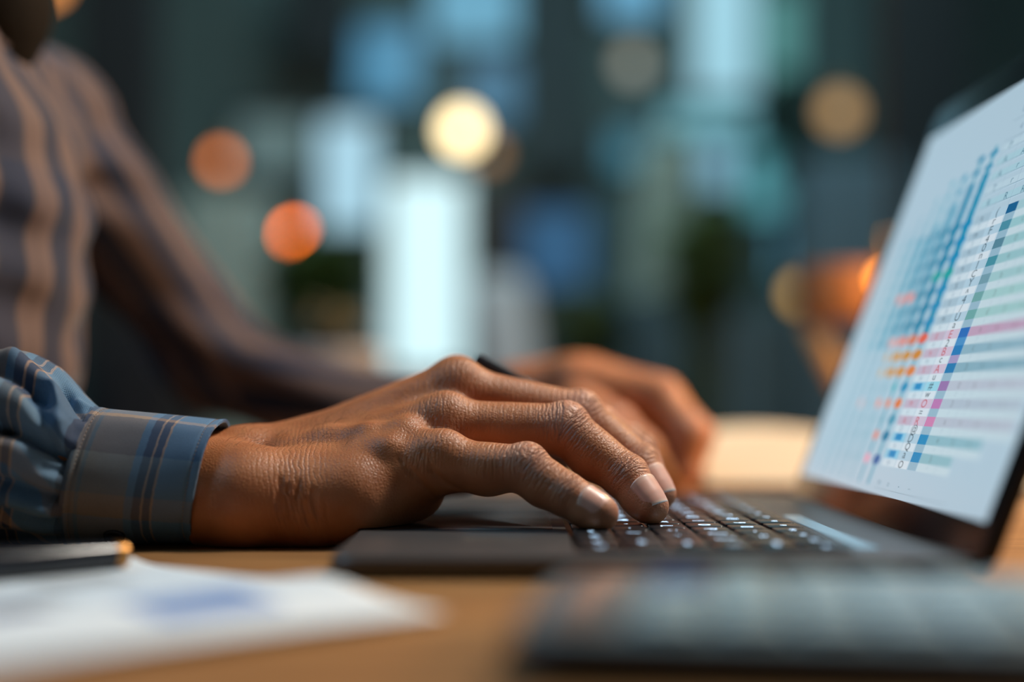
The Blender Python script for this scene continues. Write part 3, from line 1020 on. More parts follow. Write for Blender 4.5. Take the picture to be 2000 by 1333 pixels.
_x, _y, _z = GX[:, None, None], GY[None, :, None], GZ[None, None, :]
G.D = np.maximum(G.D, np.where(_x > DX0 - .004, TABLE + .0003 - _z, -9)).astype(np.float32)
_in = (_x > LX0 - .0006) & (_x < LX1) & (_y > LY0 - .001) & (_y < LY1 + .001)
_k = (_x > KX0 - .002) & (_y < KY1 + .002)
G.D = np.maximum(G.D, np.where(_in, np.where(_k, DECK + .0014, DECK + .0004) - _z, -9)).astype(np.float32)
del _in, _k
def surf(px, row, Y0=.60, Y1=.74):
    for Y in np.arange(Y0, Y1, .0004):
        p = P(px, row, Y)
        i, j, k = (min(int(np.searchsorted(a, c)), len(a) - 1) for a, c in zip(G.ax, p))
        if G.D[i, j, k] < 0: return p + np.array([0, -.0005, .0001])
    return None
for pts in ([(584, 940), (577, 975), (577, 1018)], [(562, 947), (560, 990), (561, 1031)], [(594, 981), (599, 1014), (613, 1041)], [(633, 981), (640, 1025)],
            [(609, 954), (613, 984), (623, 1014)], [(548, 930), (544, 980), (547, 1020)], [(778, 893), (805, 927), (836, 960), (850, 974)], [(836, 893), (842, 923), (873, 950), (896, 960)], [(823, 880), (828, 905)]):
    fine = []
    for a, c in zip(pts, pts[1:]):
        for f in np.linspace(0, 1, 7)[:-1]: fine.append((a[0] + (c[0] - a[0]) * f, a[1] + (c[1] - a[1]) * f))
    q = [x for x in (surf(*p) for p in fine + [pts[-1]]) if x is not None]
    for i_, (a, c) in enumerate(zip(q, q[1:])):
        if np.linalg.norm(c - a) > .01: continue
        e = min(1, .35 + min(i_, len(q) - 2 - i_) * .16)
        G.cone(a, c, .0010 * e, .0010 * e, .0020, sub=True)
V, Q = largest(*G.mesh())
V = relax(V, Q, 2, .45)
N = vnormals(V, Q)
# where the skin creases: along the fingers, at the knuckles, at the wrist
along = np.zeros(len(V)); crease = np.zeros(len(V)); dorsal = np.zeros(len(V)); knuckle = np.zeros(len(V))
best = np.full(len(V), 9.0)
for ch in RCH + LCH:
    pts, rs = ch
    acc = 0
    s1 = np.linalg.norm(pts[1] - pts[0]); s2 = s1 + np.linalg.norm(pts[2] - pts[1])
    for i in range(3):
        d = pts[i + 1] - pts[i]; Ln = np.linalg.norm(d)
        t = (V - pts[i]) @ d / Ln ** 2
        tc_ = np.clip(t, -.35 if i == 0 else 0, 1.5 if i == 2 else 1)
        q = V - pts[i] - tc_[:, None] * d
        dist = np.linalg.norm(q, axis=1) - (rs[i] + (rs[i + 1] - rs[i]) * np.clip(tc_, 0, 1))
        nd = unit(DR - d / Ln * (DR @ d) / Ln)
        dm = np.clip((N @ nd + .15) / .6, 0, 1)
        s = acc + tc_ * Ln
        w = (np.exp(-((s - s1) / .0115) ** 2) * 1.0 + np.exp(-((s - s2) / .0062) ** 2) * .75 + np.exp(-((s + .004) / .008) ** 2) * .42 + .20 * (s < s2) * dm) * dm
        if ch is R_THB or ch is L_THB: w = w * .4
        kn = (np.exp(-((s - s1) / .009) ** 2) + .5 * np.exp(-((s - s2) / .006) ** 2) + .5 * np.exp(-((s - s2 - .018) / .012) ** 2)) * (.35 + .65 * dm) * (tc_ > .0)
        m = dist < best
        best = np.where(m, dist, best)
        fade = np.clip((.009 - dist) / .007, 0, 1)
        along = np.where(m, s, along); crease = np.where(m, w * fade, crease); knuckle = np.where(m, kn * fade, knuckle)
        acc += Ln
dorsal = np.clip((N @ DR + .1) / .7, 0, 1)
wx = (-.1, -.128)
wrist = np.exp(-((V[:, 0] + .100) / .016) ** 2) * (V[:, 1] < .78) * np.clip((.818 - V[:, 2]) / .02, 0, 1)
me = np_mesh('body', V, Q)
for nm, a in (('along', along), ('crease', crease), ('dorsal', dorsal), ('knuckle', np.clip(knuckle, 0, 1)), ('wrist', wrist)):
    set_attr(me, nm, a)
link('body', me, M_skin, person)

# ---- finger nails
M_nail = bpy.data.materials.new('finger_nail')
M_nail.use_nodes = True
n, l = nodes_of(M_nail)
b = n['Principled BSDF']
a = n.new('ShaderNodeAttribute'); a.attribute_name = 'length'
cr = n.new('ShaderNodeValToRGB')
for p, c in ((0, (.70, .46, .37, 1)), (.14, (.74, .44, .34, 1)), (.22, (.72, .38, .29, 1)), (.88, (.74, .40, .31, 1)), (.95, (.80, .56, .45, 1))):
    e = cr.color_ramp.elements.new(p) if p not in (0,) else cr.color_ramp.elements[0]
    e.position = p; e.color = c
l.new(a.outputs['Fac'], cr.inputs[0]); l.new(cr.outputs[0], b.inputs['Base Color'])
b.inputs['Roughness'].default_value = .36; b.inputs['Coat Weight'].default_value = .15
b.inputs['Subsurface Weight'].default_value = .15; b.inputs['Subsurface Radius'].default_value = (1, .4, .3); b.inputs['Subsurface Scale'].default_value = .002

def nail(ch, face, Ln=.0135, wide=58, back=.72, lift=1.03):
    pts, rs = ch
    T = pts[3]; r = rs[3]; r0 = rs[2]
    d = unit(pts[3] - pts[2]); nn = unit(np.asarray(face, float) - d * (np.asarray(face, float) @ d)); sd = np.cross(d, nn)
    NU, NW = 18, 14
    Vn, Ls = [], []
    for layer, off in ((0, .00028), (1, -.0006)):
        for i in range(NU + 1):
            u = i / NU
            x = (u - back) * Ln
            for j in range(NW + 1):
                w = (j / NW - .5) * 2
                # rounded free edge, rounded cuticle
                xx = x + (-.0019 * w * w if u > .5 else .0016 * w * w) * abs(u - .5) * 2
                taper = 1 - .12 * max(0, u - .6) - .10 * max(0, .3 - u)
                ang = math.radians(wide * w * taper)
                rad = (r + (r0 - r) * np.clip(-xx / .016, 0, 1)) * lift + off
                edge = 1 - .05 * abs(w) ** 4
                drop = -.0016 * max(0, u - .55) ** 2 / .2
                p = T + d * xx + (nn * math.cos(ang) + sd * math.sin(ang)) * rad * edge + nn * drop
                Vn.append(p); Ls.append(u)
    K = (NU + 1) * (NW + 1)
    Qn = []
    at = lambda q, i, j: q * K + i * (NW + 1) + j
    for i in range(NU):
        for j in range(NW):
            Qn.append((at(0, i, j), at(0, i + 1, j), at(0, i + 1, j + 1), at(0, i, j + 1)))
            Qn.append((at(1, i, j + 1), at(1, i + 1, j + 1), at(1, i + 1, j), at(1, i, j)))
    for i in range(NU):
        Qn.append((at(0, i, 0), at(1, i, 0), at(1, i + 1, 0), at(0, i + 1, 0)))
        Qn.append((at(0, i + 1, NW), at(1, i + 1, NW), at(1, i, NW), at(0, i, NW)))
    for j in range(NW):
        Qn.append((at(0, 0, j + 1), at(1, 0, j + 1), at(1, 0, j), at(0, 0, j)))
        Qn.append((at(0, NU, j), at(1, NU, j), at(1, NU, j + 1), at(0, NU, j + 1)))
    me = np_mesh('fingernail', np.array(Vn), np.array(Qn))
    bm = bmesh.new(); bm.from_mesh(me); bmesh.ops.recalc_face_normals(bm, faces=bm.faces[:]); bm.to_mesh(me); bm.free()
    set_attr(me, 'length', Ls)
    return link('fingernail', me, M_nail, person)
nail(R_PNK, (.45, -.80, .50), .0138)
nail(R_RNG, (.50, -.74, .48), .0160)
nail(R_MID, (.52, -.70, .50), .0160)
nail(R_IND, (.62, -.55, .55), .0130)
nail(R_THB, (.2, .6, .7), .0130)
for ch in (L_IND, L_THB): nail(ch, (.6, -.6, .3), .0125)
# ---- shirt cloth: a plaid woven from two sets of stripes
def plaid(name, warp, weft, per_u, per_v, mix=.5, fuzz=.25, bump=.35, wv=9500.):
    """warp / weft: list of (position 0..1, colour), constant steps over one repeat"""
    m = bpy.data.materials.new(name)
    m.use_nodes = True
    n, l = nodes_of(m)
    b = n['Principled BSDF']
    uv = n.new('ShaderNodeUVMap'); uv.uv_map = 'uv'
    sp = n.new('ShaderNodeSeparateXYZ'); l.new(uv.outputs[0], sp.inputs[0])
    def mn(op, a, c=None):
        q = n.new('ShaderNodeMath'); q.operation = op
        for i, x in enumerate((a, c)):
            if x is None: continue
            if isinstance(x, (int, float)): q.inputs[i].default_value = x
            else: l.new(x, q.inputs[i])
        return q.outputs[0]
    wob = n.new('ShaderNodeTexNoise'); wob.inputs['Scale'].default_value = 300; l.new(uv.outputs[0], wob.inputs['Vector'])
    cols = []
    for o, per, st in ((sp.outputs[0], per_u, warp), (sp.outputs[1], per_v, weft)):
        f = mn('FRACT', mn('ADD', mn('DIVIDE', o, per), mn('MULTIPLY', mn('SUBTRACT', wob.outputs[0], .5), .018)))
        cr = n.new('ShaderNodeValToRGB'); cr.color_ramp.interpolation = 'CONSTANT'
        for i, (p, c) in enumerate(st):
            e = cr.color_ramp.elements[i] if i < 2 else cr.color_ramp.elements.new(p)
            e.position = p; e.color = (*c, 1)
        l.new(f, cr.inputs[0]); cols.append(cr.outputs[0])
    mx = n.new('ShaderNodeMix'); mx.data_type = 'RGBA'; mx.inputs[0].default_value = mix
    l.new(cols[0], mx.inputs[6]); l.new(cols[1], mx.inputs[7])
    # flecked yarn
    no = n.new('ShaderNodeTexNoise'); no.inputs['Scale'].default_value = 1500; no.inputs['Detail'].default_value = 3
    l.new(uv.outputs[0], no.inputs['Vector'])
    no2 = n.new('ShaderNodeTexNoise'); no2.inputs['Scale'].default_value = 90; no2.inputs['Detail'].default_value = 4
    l.new(uv.outputs[0], no2.inputs['Vector'])
    k = mn('ADD', mn('MULTIPLY', no.outputs[0], fuzz * 2), mn('MULTIPLY', no2.outputs[0], fuzz))
    m2 = n.new('ShaderNodeMix'); m2.data_type = 'RGBA'; m2.blend_type = 'MULTIPLY'; m2.inputs[0].default_value = 1
    l.new(mx.outputs[2], m2.inputs[6])
    cb = n.new('ShaderNodeCombineColor')
    kk = mn('ADD', k, 1 - fuzz * 1.5)
    for i in range(3): l.new(kk, cb.inputs[i])
    l.new(cb.outputs[0], m2.inputs[7])
    l.new(m2.outputs[2], b.inputs['Base Color'])
    b.inputs['Roughness'].default_value = .85
    b.inputs['Sheen Weight'].default_value = .18; b.inputs['Sheen Roughness'].default_value = .4
    if bump:
        w1 = mn('SINE', mn('MULTIPLY', sp.outputs[0], wv)); w2 = mn('SINE', mn('MULTIPLY', mn('ADD', sp.outputs[1], sp.outputs[0]), wv))
        hh = mn('ADD', mn('ADD', mn('MULTIPLY', w1, .25), mn('MULTIPLY', w2, .25)), mn('MULTIPLY', no2.outputs[0], 2.0))
        bp = n.new('ShaderNodeBump'); bp.inputs['Strength'].default_value = bump; bp.inputs['Distance'].default_value = .0006
        l.new(hh, bp.inputs['Height']); l.new(bp.outputs[0], b.inputs['Normal'])
    return m
BLUE = (.085, .200, .350); NAVY = (.018, .045, .105); TAN = (.21, .19, .175); LINE = (.40, .28, .20); SLATE = (.11, .17, .22)
M_cuff = plaid('blue_plaid_cotton', [(0, TAN), (.07, SLATE), (.10, TAN), (.44, BLUE), (.50, NAVY), (.56, LINE), (.575, NAVY), (.63, LINE), (.645, BLUE), (.93, NAVY)],
               [(0, BLUE), (.16, LINE), (.20, NAVY), (.46, SLATE), (.70, TAN), (.84, BLUE)], .0620, .085, .48)
M_plaid_warm = plaid('plaid_cotton_warm_lit', [(0, (.115, .078, .074)), (.34, (.010, .018, .042)), (.40, (.002, .012, .045)), (.80, (.013, .020, .042)), (.86, (.135, .092, .086))],
               [(0, (.06, .046, .046)), (.45, (.005, .017, .052)), (.75, (.03, .034, .052))], .037, .120, .20, .25, 0)  # same cloth on torso and far arm, warm light put into its colours

# torso and upper sleeves
FS = Field(axis((-.68, .03, .006)), axis((.50, 1.23, .006)), axis((.50, 1.17, .006)))
FS.cone((-.388, .87, .930), (-.440, .86, .53), .126, .146, .03)
FS.cone((-.42, .76, 1.02), (-.385, .98, 1.00), .092, .084, .05)
FS.cone(SHR, ELR, .066, .060, .04)
FS.cone(ELR, P(-320, 915, .675), .060, .049, .03)
FS.cone(SHL, ELL, .054, .038, .04)
FS.cone(ELL, P(750, 830, 1.09), .038, .036, .025)
FS.cone(P(750, 830, 1.09), P(985, 795, 1.068), .036, .033, .02)
FS.cone((-.405, .87, 1.04), (-.402, .87, 1.085), .066, .064, .02)
X_, Y_, Z_ = FS.ax[0][:, None, None], FS.ax[1][None, :, None], FS.ax[2][None, None, :]
FS.D += (.0025 * np.sin(X_ * 70 + Z_ * 95 + 1.3 * np.sin(Y_ * 40)) * np.sin(Z_ * 60 - Y_ * 55) + .002 * np.sin(Z_ * 130 + X_ * 60)).astype(np.float32)
FS.D = np.maximum(FS.D, (TABLE + .001 - Z_) * (X_ > DX0 - .003) + (X_ <= DX0 - .003) * -9).astype(np.float32)
FS.D = np.maximum(FS.D, (X_ - (DX0 - .003)) * (Z_ < TABLE + .001) + (Z_ >= TABLE + .001) * -9).astype(np.float32)
V2, Q2 = largest(*FS.mesh())
V2 = relax(V2, Q2, 3, .5)
bones = [((-.41, .87, 1.02), (-.455, .86, .53), .135), (SHR, ELR, .06), (ELR, P(-320, 915, .675), .055), (SHL + (0, .0, .02), ELL, .055), (ELL, P(985, 790, 1.068), .045)]
bone = np.zeros(len(V2), int); bd = np.full(len(V2), 9.); U = np.zeros(len(V2)); Vv = np.zeros(len(V2))
for bi, (a, c, r) in enumerate(bones):
    a = np.asarray(a, float); c = np.asarray(c, float); d = c - a; L_ = np.linalg.norm(d); d = d / L_
    t = np.clip((V2 - a) @ d, -.05, L_ + .05)
    q = V2 - a - t[:, None] * d
    dist = np.linalg.norm(q, axis=1) - r
    e1 = unit(np.cross(d, (0, 1, 0)) if abs(d[1]) < .8 else np.cross(d, (0, 0, 1))); e2 = np.cross(d, e1)
    if (e1 @ np.array([1., 0, 0])) < 0: e1, e2 = -e1, -e2
    ang = np.arctan2(q @ e2, q @ e1)
    m = dist < bd
    bd = np.where(m, dist, bd); bone = np.where(m, bi, bone); U = np.where(m, ang * r, U); Vv = np.where(m, t, Vv)
me = np_mesh('shirt', V2, Q2)
set_uv(me, np.stack([U, Vv], 1))
shirt = link('shirt', me, [M_plaid_warm, M_cuff], person)
if len(me.polygons) == len(Q2):
    fb = bone[Q2]
    me.polygons.foreach_set('material_index', ((fb == 2) & (V2[Q2][:, :, 1] < .72)).all(1).astype(np.int32))

# the sleeve of the typing arm, gathered into its cuff: rings (x px, row, half-up px, half-up row, depth radius)
def loft(rings, nr, na, Yc, disp, flat=1.0):
    R = np.array(rings, float)
    t = np.linspace(0, len(R) - 1, nr)
    out = []
    for q in t:
        i = min(int(q), len(R) - 2); f = q - i
        p0, p1, p2, p3 = R[max(i - 1, 0)], R[i], R[i + 1], R[min(i + 2, len(R) - 1)]
        out.append(.5 * (2 * p1 + (p2 - p0) * f + (2 * p0 - 5 * p1 + 4 * p2 - p3) * f * f + (3 * p1 - p0 - 3 * p2 + p3) * f ** 3))
    Vs, uvs = [], []
    th = np.linspace(0, 2 * PI, na, endpoint=False)
    for c in out:
        x, r_, hx, hr, rd_ = c
        k = Yc / F
        C = P(x, r_, Yc); up = np.array([hx * k, 0, -hr * k])
        ru = np.linalg.norm(up)
        g = disp(x, np.degrees(th))
        ct, st = np.cos(th), np.sin(th)
        pw = 2.0 if flat == 1 else 2 / flat
        rad = 1 / (np.abs(ct) ** (2 * flat) + np.abs(st) ** (2 * flat)) ** (1 / (2 * flat))
        for j in range(na):
            s = rad[j] * (1 + g[j] / ru)
            Vs.append(C + up * ct[j] * s + np.array([0, -rd_, 0]) * st[j] * s)
            uvs.append(((x - 178) * k, th[j] * (ru + rd_) / 2))
    return np.array(Vs), np.array(uvs), th

FOLDS = [  # (x0, deg0, x1, deg1, height in mm, width in px): ridges + and creases - of the gathered sleeve
    (-420, 66, 60, 72, -7.5, 13), (60, 72, 172, 70, -7.5, 12), (-420, 57, 150, 55, 4.2, 24),
    (-300, 106, 165, 104, -5.2, 11), (-300, 92, 160, 90, 2.6, 24), (-300, 124, 165, 124, -4.6, 12), (-250, 115, 160, 114, 2.0, 18),
    (-260, 20, 40, 26, 3.4, 24), (40, 26, 118, 34, 3.2, 20), (118, 34, 150, 52, 4.4, 14), (0, 40, 112, 42, -5.0, 14),
    (60, 6, 120, 14, -1.8, 18), (120, 14, 172, 34, -5.2, 11), (95, 48, 140, 64, -4.2, 12), (130, 40, 175, 46, 2.6, 12),
    (-120, 140, 170, 144, -3.0, 16), (-60, -20, 172, -26, -3.0, 16), (-60, -50, 172, -60, -3.0, 18), (20, 0, 150, 0, 1.4, 20), (-100, 42, 30, 48, 2.0, 20),
    (140, 84, 178, 82, -2.8, 10), (128, 60, 176, 60, 2.4, 10), (140, 14, 178, 12, 1.8, 10), (-40, 80, 130, 80, 2.0, 18),
]
def sleeve_disp(x, deg):
    g = np.zeros(len(deg))
    d = (deg + 180) % 360 - 180
    for x0, a0, x1, a1, h, w in FOLDS:
        sc = 2.6
        dx, da = x1 - x0, (a1 - a0) * sc
        t = np.clip(((x - x0) * dx + (d - a0) * sc * da) / (dx * dx + da * da), 0, 1)
        q = np.hypot(x - x0 - t * dx, (d - a0) * sc - t * da)
        g += h * np.exp(-(q / w) ** 2)
    end = np.clip((178 - x) / 22, 0, 1)
    pl = .9 * np.sin(np.radians(d) * 13 + .6) * np.exp(-((178 - x) / 60) ** 2)
    lo = .8 * np.sin(x / 31. + np.radians(d) * 3) * np.sin(x / 57. - np.radians(d) * 2)
    g = g + pl + lo
    g = g * (.25 + .75 * end)
    bot = np.clip((np.abs(d) - 140) / 25, 0, 1)
    return g * (1 - bot) * .001
SL = [(-470, 905, 5, -178, .047), (-330, 900, 8, -190, .049), (-150, 888, 14, -196, .050), (0, 876, 18, -188, .049), (80, 890, 22, -173, .046), (130, 916, 25, -148, .042), (160, 930, 26, -133, .038), (180, 930, 26, -129, .0355)]
NR, NA = 190, 260
Vs, uvs, th = loft(SL, NR, NA, .684, sleeve_disp, 1.25)
Vs[:, 2] = np.maximum(Vs[:, 2], TABLE + .0012)
Qs = [(i * NA + j, i * NA + (j + 1) % NA, (i + 1) * NA + (j + 1) % NA, (i + 1) * NA + j) for i in range(NR - 1) for j in range(NA)]
me = np_mesh('sleeve', Vs, np.array(Qs))
set_uv(me, uvs)
o = link('sleeve', me, M_cuff, shirt)
md = o.modifiers.new('thickness', 'SOLIDIFY'); md.thickness = .0009; md.offset = -1

# the cuff: a stiff doubled band with rounded edges and stitching
CX0, CX1 = 168, 414
prof = []
for i in range(60):
    prof.append((i / 59, 0))
def cuff_ring(f):
    x = CX0 + (CX1 - CX0) * f
    return (x, 931 + 10 * f, 26 - 2.5 * f, -133 + 13 * f, .0372 - .0018 * f)
def cuff_disp(x, deg):
    d = np.radians((deg + 180) % 360 - 180)
    f = (x - CX0) / (CX1 - CX0)
    g = .7 * np.sin(d * 3 + 2.2 * f + .5) * math.sin(PI * f * .9 + .3) + .45 * np.sin(d * 5 - 3 * f) + .5 * math.exp(-((f - .02) / .05) ** 2) + .55 * math.exp(-((f - 1) / .035) ** 2)
    g = g + 1.1 * np.exp(-((np.degrees(d) - 34) / 12) ** 2) * math.exp(-((f - .55) / .5) ** 2)
    g = g - .55 * math.exp(-((f - .075) / .013) ** 2) - .5 * math.exp(-((f - .93) / .012) ** 2)     # stitched grooves
    return g * .001 * (np.abs(np.degrees(d)) < 400)
NC, NA = 110, 300
Vc, uvc, th = loft([cuff_ring(i / 8) for i in range(9)], NC, NA, .684, cuff_disp, 1.06)
inner = Vc.copy().reshape(NC, NA, 3)
cen = inner.mean(1, keepdims=True)
rr = np.linalg.norm(inner - cen, axis=2, keepdims=True)
outer = inner.copy()
f_ = np.linspace(0, 1, NC)[:, None, None]
edge = np.minimum(f_, 1 - f_) * (CX1 - CX0) * .684 / F            # metres from the nearer edge
th_ = .0011 * np.sqrt(np.clip(1 - (1 - np.clip(edge / .0012, 0, 1)) ** 2, 0, 1))
outer = cen + (inner - cen) * (1 - .0011 / rr + th_ / rr)
inn = cen + (inner - cen) * (1 - .0011 / rr - th_ / rr)
allv = np.concatenate([outer.reshape(-1, 3), inn[::-1].reshape(-1, 3)])
allv[:, 2] = np.maximum(allv[:, 2], TABLE + .0009 + (np.arange(len(allv)) >= NC * NA) * .0016)
uva = np.concatenate([uvc, uvc.reshape(NC, NA, 2)[::-1].reshape(-1, 2)])
R2 = NC * 2
Qc = [(i % R2 * NA + j, i % R2 * NA + (j + 1) % NA, (i + 1) % R2 * NA + (j + 1) % NA, (i + 1) % R2 * NA + j) for i in range(R2) for j in range(NA)]
me = np_mesh('cuff', allv, np.array(Qc))
set_uv(me, uva)
cuff = link('cuff', me, M_cuff, shirt)
# thread of the two stitched lines, its stitches small separate bars in one strand
bm = bmesh.new()
for f, st in ((.075, 2), (.93, 2)):
    i = int(round(f * (NC - 1)))
    ring = outer[i]
    k = 0
    step = 3
    for j in range(0, NA, step):
        a, c = ring[j], ring[(j + 2) % NA]
        if a[2] < TABLE + .004: continue
        ctr = cen[i, 0]
        na_ = (a - ctr) / np.linalg.norm(a - ctr); nc_ = (c - ctr) / np.linalg.norm(c - ctr)
        tube(bm, [a - na_ * .0001, (a + c) / 2 + na_ * .00028, c - nc_ * .0001], .00017, 5)
o = part('stitching', bm, mat('tan_thread', (.30, .22, .17), .8), shirt, True)
o['kind'] = 'stuff'
o['label'] = 'tan stitching along both edges of the cuff'
# cuff button low on the near side
i = int(.42 * (NC - 1)); j = int(142 / 360 * NA)
c = outer[i, j]; ctr = cen[i, 0]; nn = unit(c - ctr - np.array([(c - ctr)[0], 0, 0]))
ax1 = unit(np.cross(nn, (1, 0, 0))); ax2 = np.cross(ax1, nn)
bm = bmesh.new()
rg = []
for r, hgt in ((.0001, .0010), (.0030, .0010), (.0036, .0016), (.0044, .0018), (.0050, .0012), (.0050, .0), (.0001, 0)):
    rg.append([bm.verts.new(c + nn * (hgt + .0002) + (ax1 * math.cos(2 * PI * k / 24) + ax2 * math.sin(2 * PI * k / 24)) * r) for k in range(24)])
for a, q in zip(rg, rg[1:]):
    for k in range(24): bm.faces.new((a[k], a[(k + 1) % 24], q[(k + 1) % 24], q[k]))
bmesh.ops.recalc_face_normals(bm, faces=bm.faces[:])
part('cuff_button', bm, mat('dark_blue_button', (.02, .03, .05), .25), shirt, True)

# collar round the neck
bm = bmesh.new()
g = []
for i, (r, z) in enumerate(((.069, 1.065), (.072, 1.085), (.071, 1.108), (.075, 1.112), (.085, 1.085), (.098, 1.060))):
    g.append([bm.verts.new((-.404 + r * math.cos(a) * 1.05, .872 + r * math.sin(a), z - .018 + .012 * math.cos(a) * -1)) for a in [2 * PI * k / 40 for k in range(40)]])
for a, q in zip(g, g[1:]):
    for k in range(40): bm.faces.new((a[k], a[(k + 1) % 40], q[(k + 1) % 40], q[k]))
me = bm_mesh(bm, 'collar')
set_uv(me, [(v.co.y, v.co.z) for v in me.vertices])
o = link('collar', me, M_plaid_warm, shirt)
md = o.modifiers.new('thickness', 'SOLIDIFY'); md.thickness = .002

# hair and beard
M_hair = grain(mat('dark_brown_hair', (.008, .006, .004), .9, spec=.15), 60, .5, .6, .002, stretch=(1, 1, .3))
FH = Field(axis((-.50, -.20, .004)), axis((.74, 1.01, .004)), axis((1.02, 1.32, .004)))
FH.ball(HD + (-.028, 0, .042), .096, .01, squash=((0, 1, 0), 1.14))
FH.cone(HD + (.10, -.06, .02), HD + (.10, .06, .02), .062, .062, .02, sub=True)
FH.cone(HD + (.05, -.09, -.07), HD + (.05, .09, -.07), .075, .075, .02, sub=True)
V3, Q3 = largest(*FH.mesh())
link('hair', np_mesh('hair', relax(V3, Q3, 2), Q3), M_hair, person)
FB = Field(axis((-.50, -.18, .004)), axis((.76, .99, .004)), axis((.98, 1.20, .004)))
FB.cone(HD + (.01, -.05, -.045), HD + (.048, 0, -.098), .026, .036, .02)
FB.cone(HD + (.01, .05, -.045), HD + (.048, 0, -.098), .026, .036, .02)
FB.cone(HD + (.068, -.022, -.034), HD + (.068, .022, -.034), .010, .010, .01)
FB.cone(HD + (.048, 0, -.098), HD + (.050, 0, -.125), .034, .022, .02)
V3, Q3 = largest(*FB.mesh())
link('beard', np_mesh('beard', relax(V3, Q3, 2), Q3), M_hair, person)

# fine hairs on the wrist
bm = bmesh.new()
rh = random.Random(5)
hm = np.flatnonzero((V[:, 0] > -.136) & (V[:, 0] < -.072) & (V[:, 1] < .76) & (V[:, 1] > .63) & (V[:, 2] > .795) & (N[:, 2] > .15))
for k in range(170):
    i = hm[rh.randrange(len(hm))]
    p, nn = V[i], N[i]
    d = unit(np.array([1, rh.uniform(-.4, .3), rh.uniform(-.2, .5)])); d = unit(d - nn * (d @ nn) * .8)
    L_ = rh.uniform(.003, .0075)
    tube(bm, [p - nn * .0004, p + d * L_ * .4 + nn * L_ * .30, p + d * L_ + nn * L_ * rh.uniform(.15, .5)], [.00006, .00005, .00002], 4, False)
o = part('arm_hair', bm, mat('brown_arm_hair', (.16, .07, .03), .4), person, True)
o['kind'] = 'stuff'

# ================================================================== things in and near the hands
M_blk = mat('black_plastic', (.012, .011, .016), .3)
# pen held behind the fingers of the typing hand
a = P(926, 704, .775); c = P(1274, 880, .768)
d = unit(c - a)
t = thing('pen', 'black pen held in the typing hand, its ends showing behind the knuckles and fingertips', 'pen', c)
bm = bmesh.new(); tube(bm, [a, a + d * .002, c - d * .012, c - d * .011], [.0036, .0046, .0046, .0040], 18)
autosmooth(part('barrel', bm, M_blk, t, True), .7)
bm = bmesh.new(); tube(bm, [c - d * .0118, c - d * .0112, c - d * .001, c], [.0046, .0049, .0049, .0040], 18)
autosmooth(part('end_cap', bm, mat('dark_purple_plastic', (.050, .030, .070), .3), t, True), .7)
# pencil in the other hand
a = P(1268, 868, .945); c = P(1340, 975, .992); c[2] = TABLE + .001
d = unit(c - a)
t = thing('pencil', 'wooden pencil held in the far hand', 'pencil', c)
bm = bmesh.new(); tube(bm, [a, a + d * .001, c - d * .018], [.0034, .0038, .0038], 6)
part('shaft', bm, mat('pale_brown_paint', (.40, .22, .12), .4), t)
bm = bmesh.new(); tube(bm, [c - d * .0178, c - d * .004], [.0037, .0011], 12)
part('sharpened_wood', bm, mat('bare_wood', (.55, .36, .20), .7), t, True)
bm = bmesh.new(); tube(bm, [c - d * .0042, c], [.0011, .0003], 10)
part('lead', bm, mat('graphite', (.03, .03, .03), .4), t, True)

# ------------------------------------------------------------------ papers at the front left
M_paper = mat('white_paper', (.66, .77, .85), .6)
M_ink1 = mat('blue_print', (.16, .28, .56), .6); M_ink2 = mat('dark_blue_print', (.07, .10, .22), .6); M_ink3 = mat('grey_print', (.42, .47, .50), .6)
def paper(corner, e1, e2, w, h, z, lift, label, marks, seed):
    t = thing('paper_sheet', label, 'paper', (corner[0], corner[1], TABLE), 'papers at the front left')
    e1 = np.array(e1, float) / np.hypot(*e1); e2 = np.array(e2, float) / np.hypot(*e2)
    def at(a, q, n=0):
        x, y = corner[0] + e1[0] * a + e2[0] * q, corner[1] + e1[1] * a + e2[1] * q
        return (x, y, TABLE + z + lift(a / w, q / h) + n)
    NU, NV = 48, 60
    Vp = [at(w * i / NU, h * j / NV) for i in range(NU + 1) for j in range(NV + 1)]
    Qp = [(i * (NV + 1) + j, (i + 1) * (NV + 1) + j, (i + 1) * (NV + 1) + j + 1, i * (NV + 1) + j + 1) for i in range(NU) for j in range(NV)]
    o = link('sheet', np_mesh('sheet', np.array(Vp), np.array(Qp)), M_paper, t)
    md = o.modifiers.new('thickness', 'SOLIDIFY'); md.thickness = .00022; md.offset = 0
    for (a0, a1, q0, q1, m) in marks:
        bm = bmesh.new()
        K = 8
        g = [[bm.verts.new(at(a0 + (a1 - a0) * i / K, q0 + (q1 - q0) * j / K, .00025)) for j in range(K + 1)] for i in range(K + 1)]
        for i in range(K):
            for j in range(K): bm.faces.new((g[i][j], g[i + 1][j], g[i + 1][j + 1], g[i][j + 1]))
        part('printed_chart', bm, m, t, True)
    return t
paper((-.020, .447), (-.69, .72), (-.77, -.64), .210, .297, .0008,
      lambda a, q: .0045 * math.exp(-((a - .30) / .12) ** 2) * (1 - q) ** 2 + .009 * max(0, a - .86) ** 1.5 / .05 * (1 - q) * .5 + .0012 * math.sin(q * 5 + a * 4) + .0012,
      'white sheet of paper with a blue printed block, lying on top at the front left', [(.032, .066, .036, .078, M_ink1), (.100, .130, .070, .098, M_ink3), (.070, .094, .092, .118, M_ink2), (.135, .165, .030, .062, M_ink3), (.03, .05, .14, .2, M_ink3)], 1)
paper((-.030, .440), (-.62, .78), (-.82, -.57), .210, .297, .0003, lambda a, q: .0002 * math.sin(q * 4) + .0002,
      'white sheet of paper lying underneath the sheet with the blue printed block', [], 2)

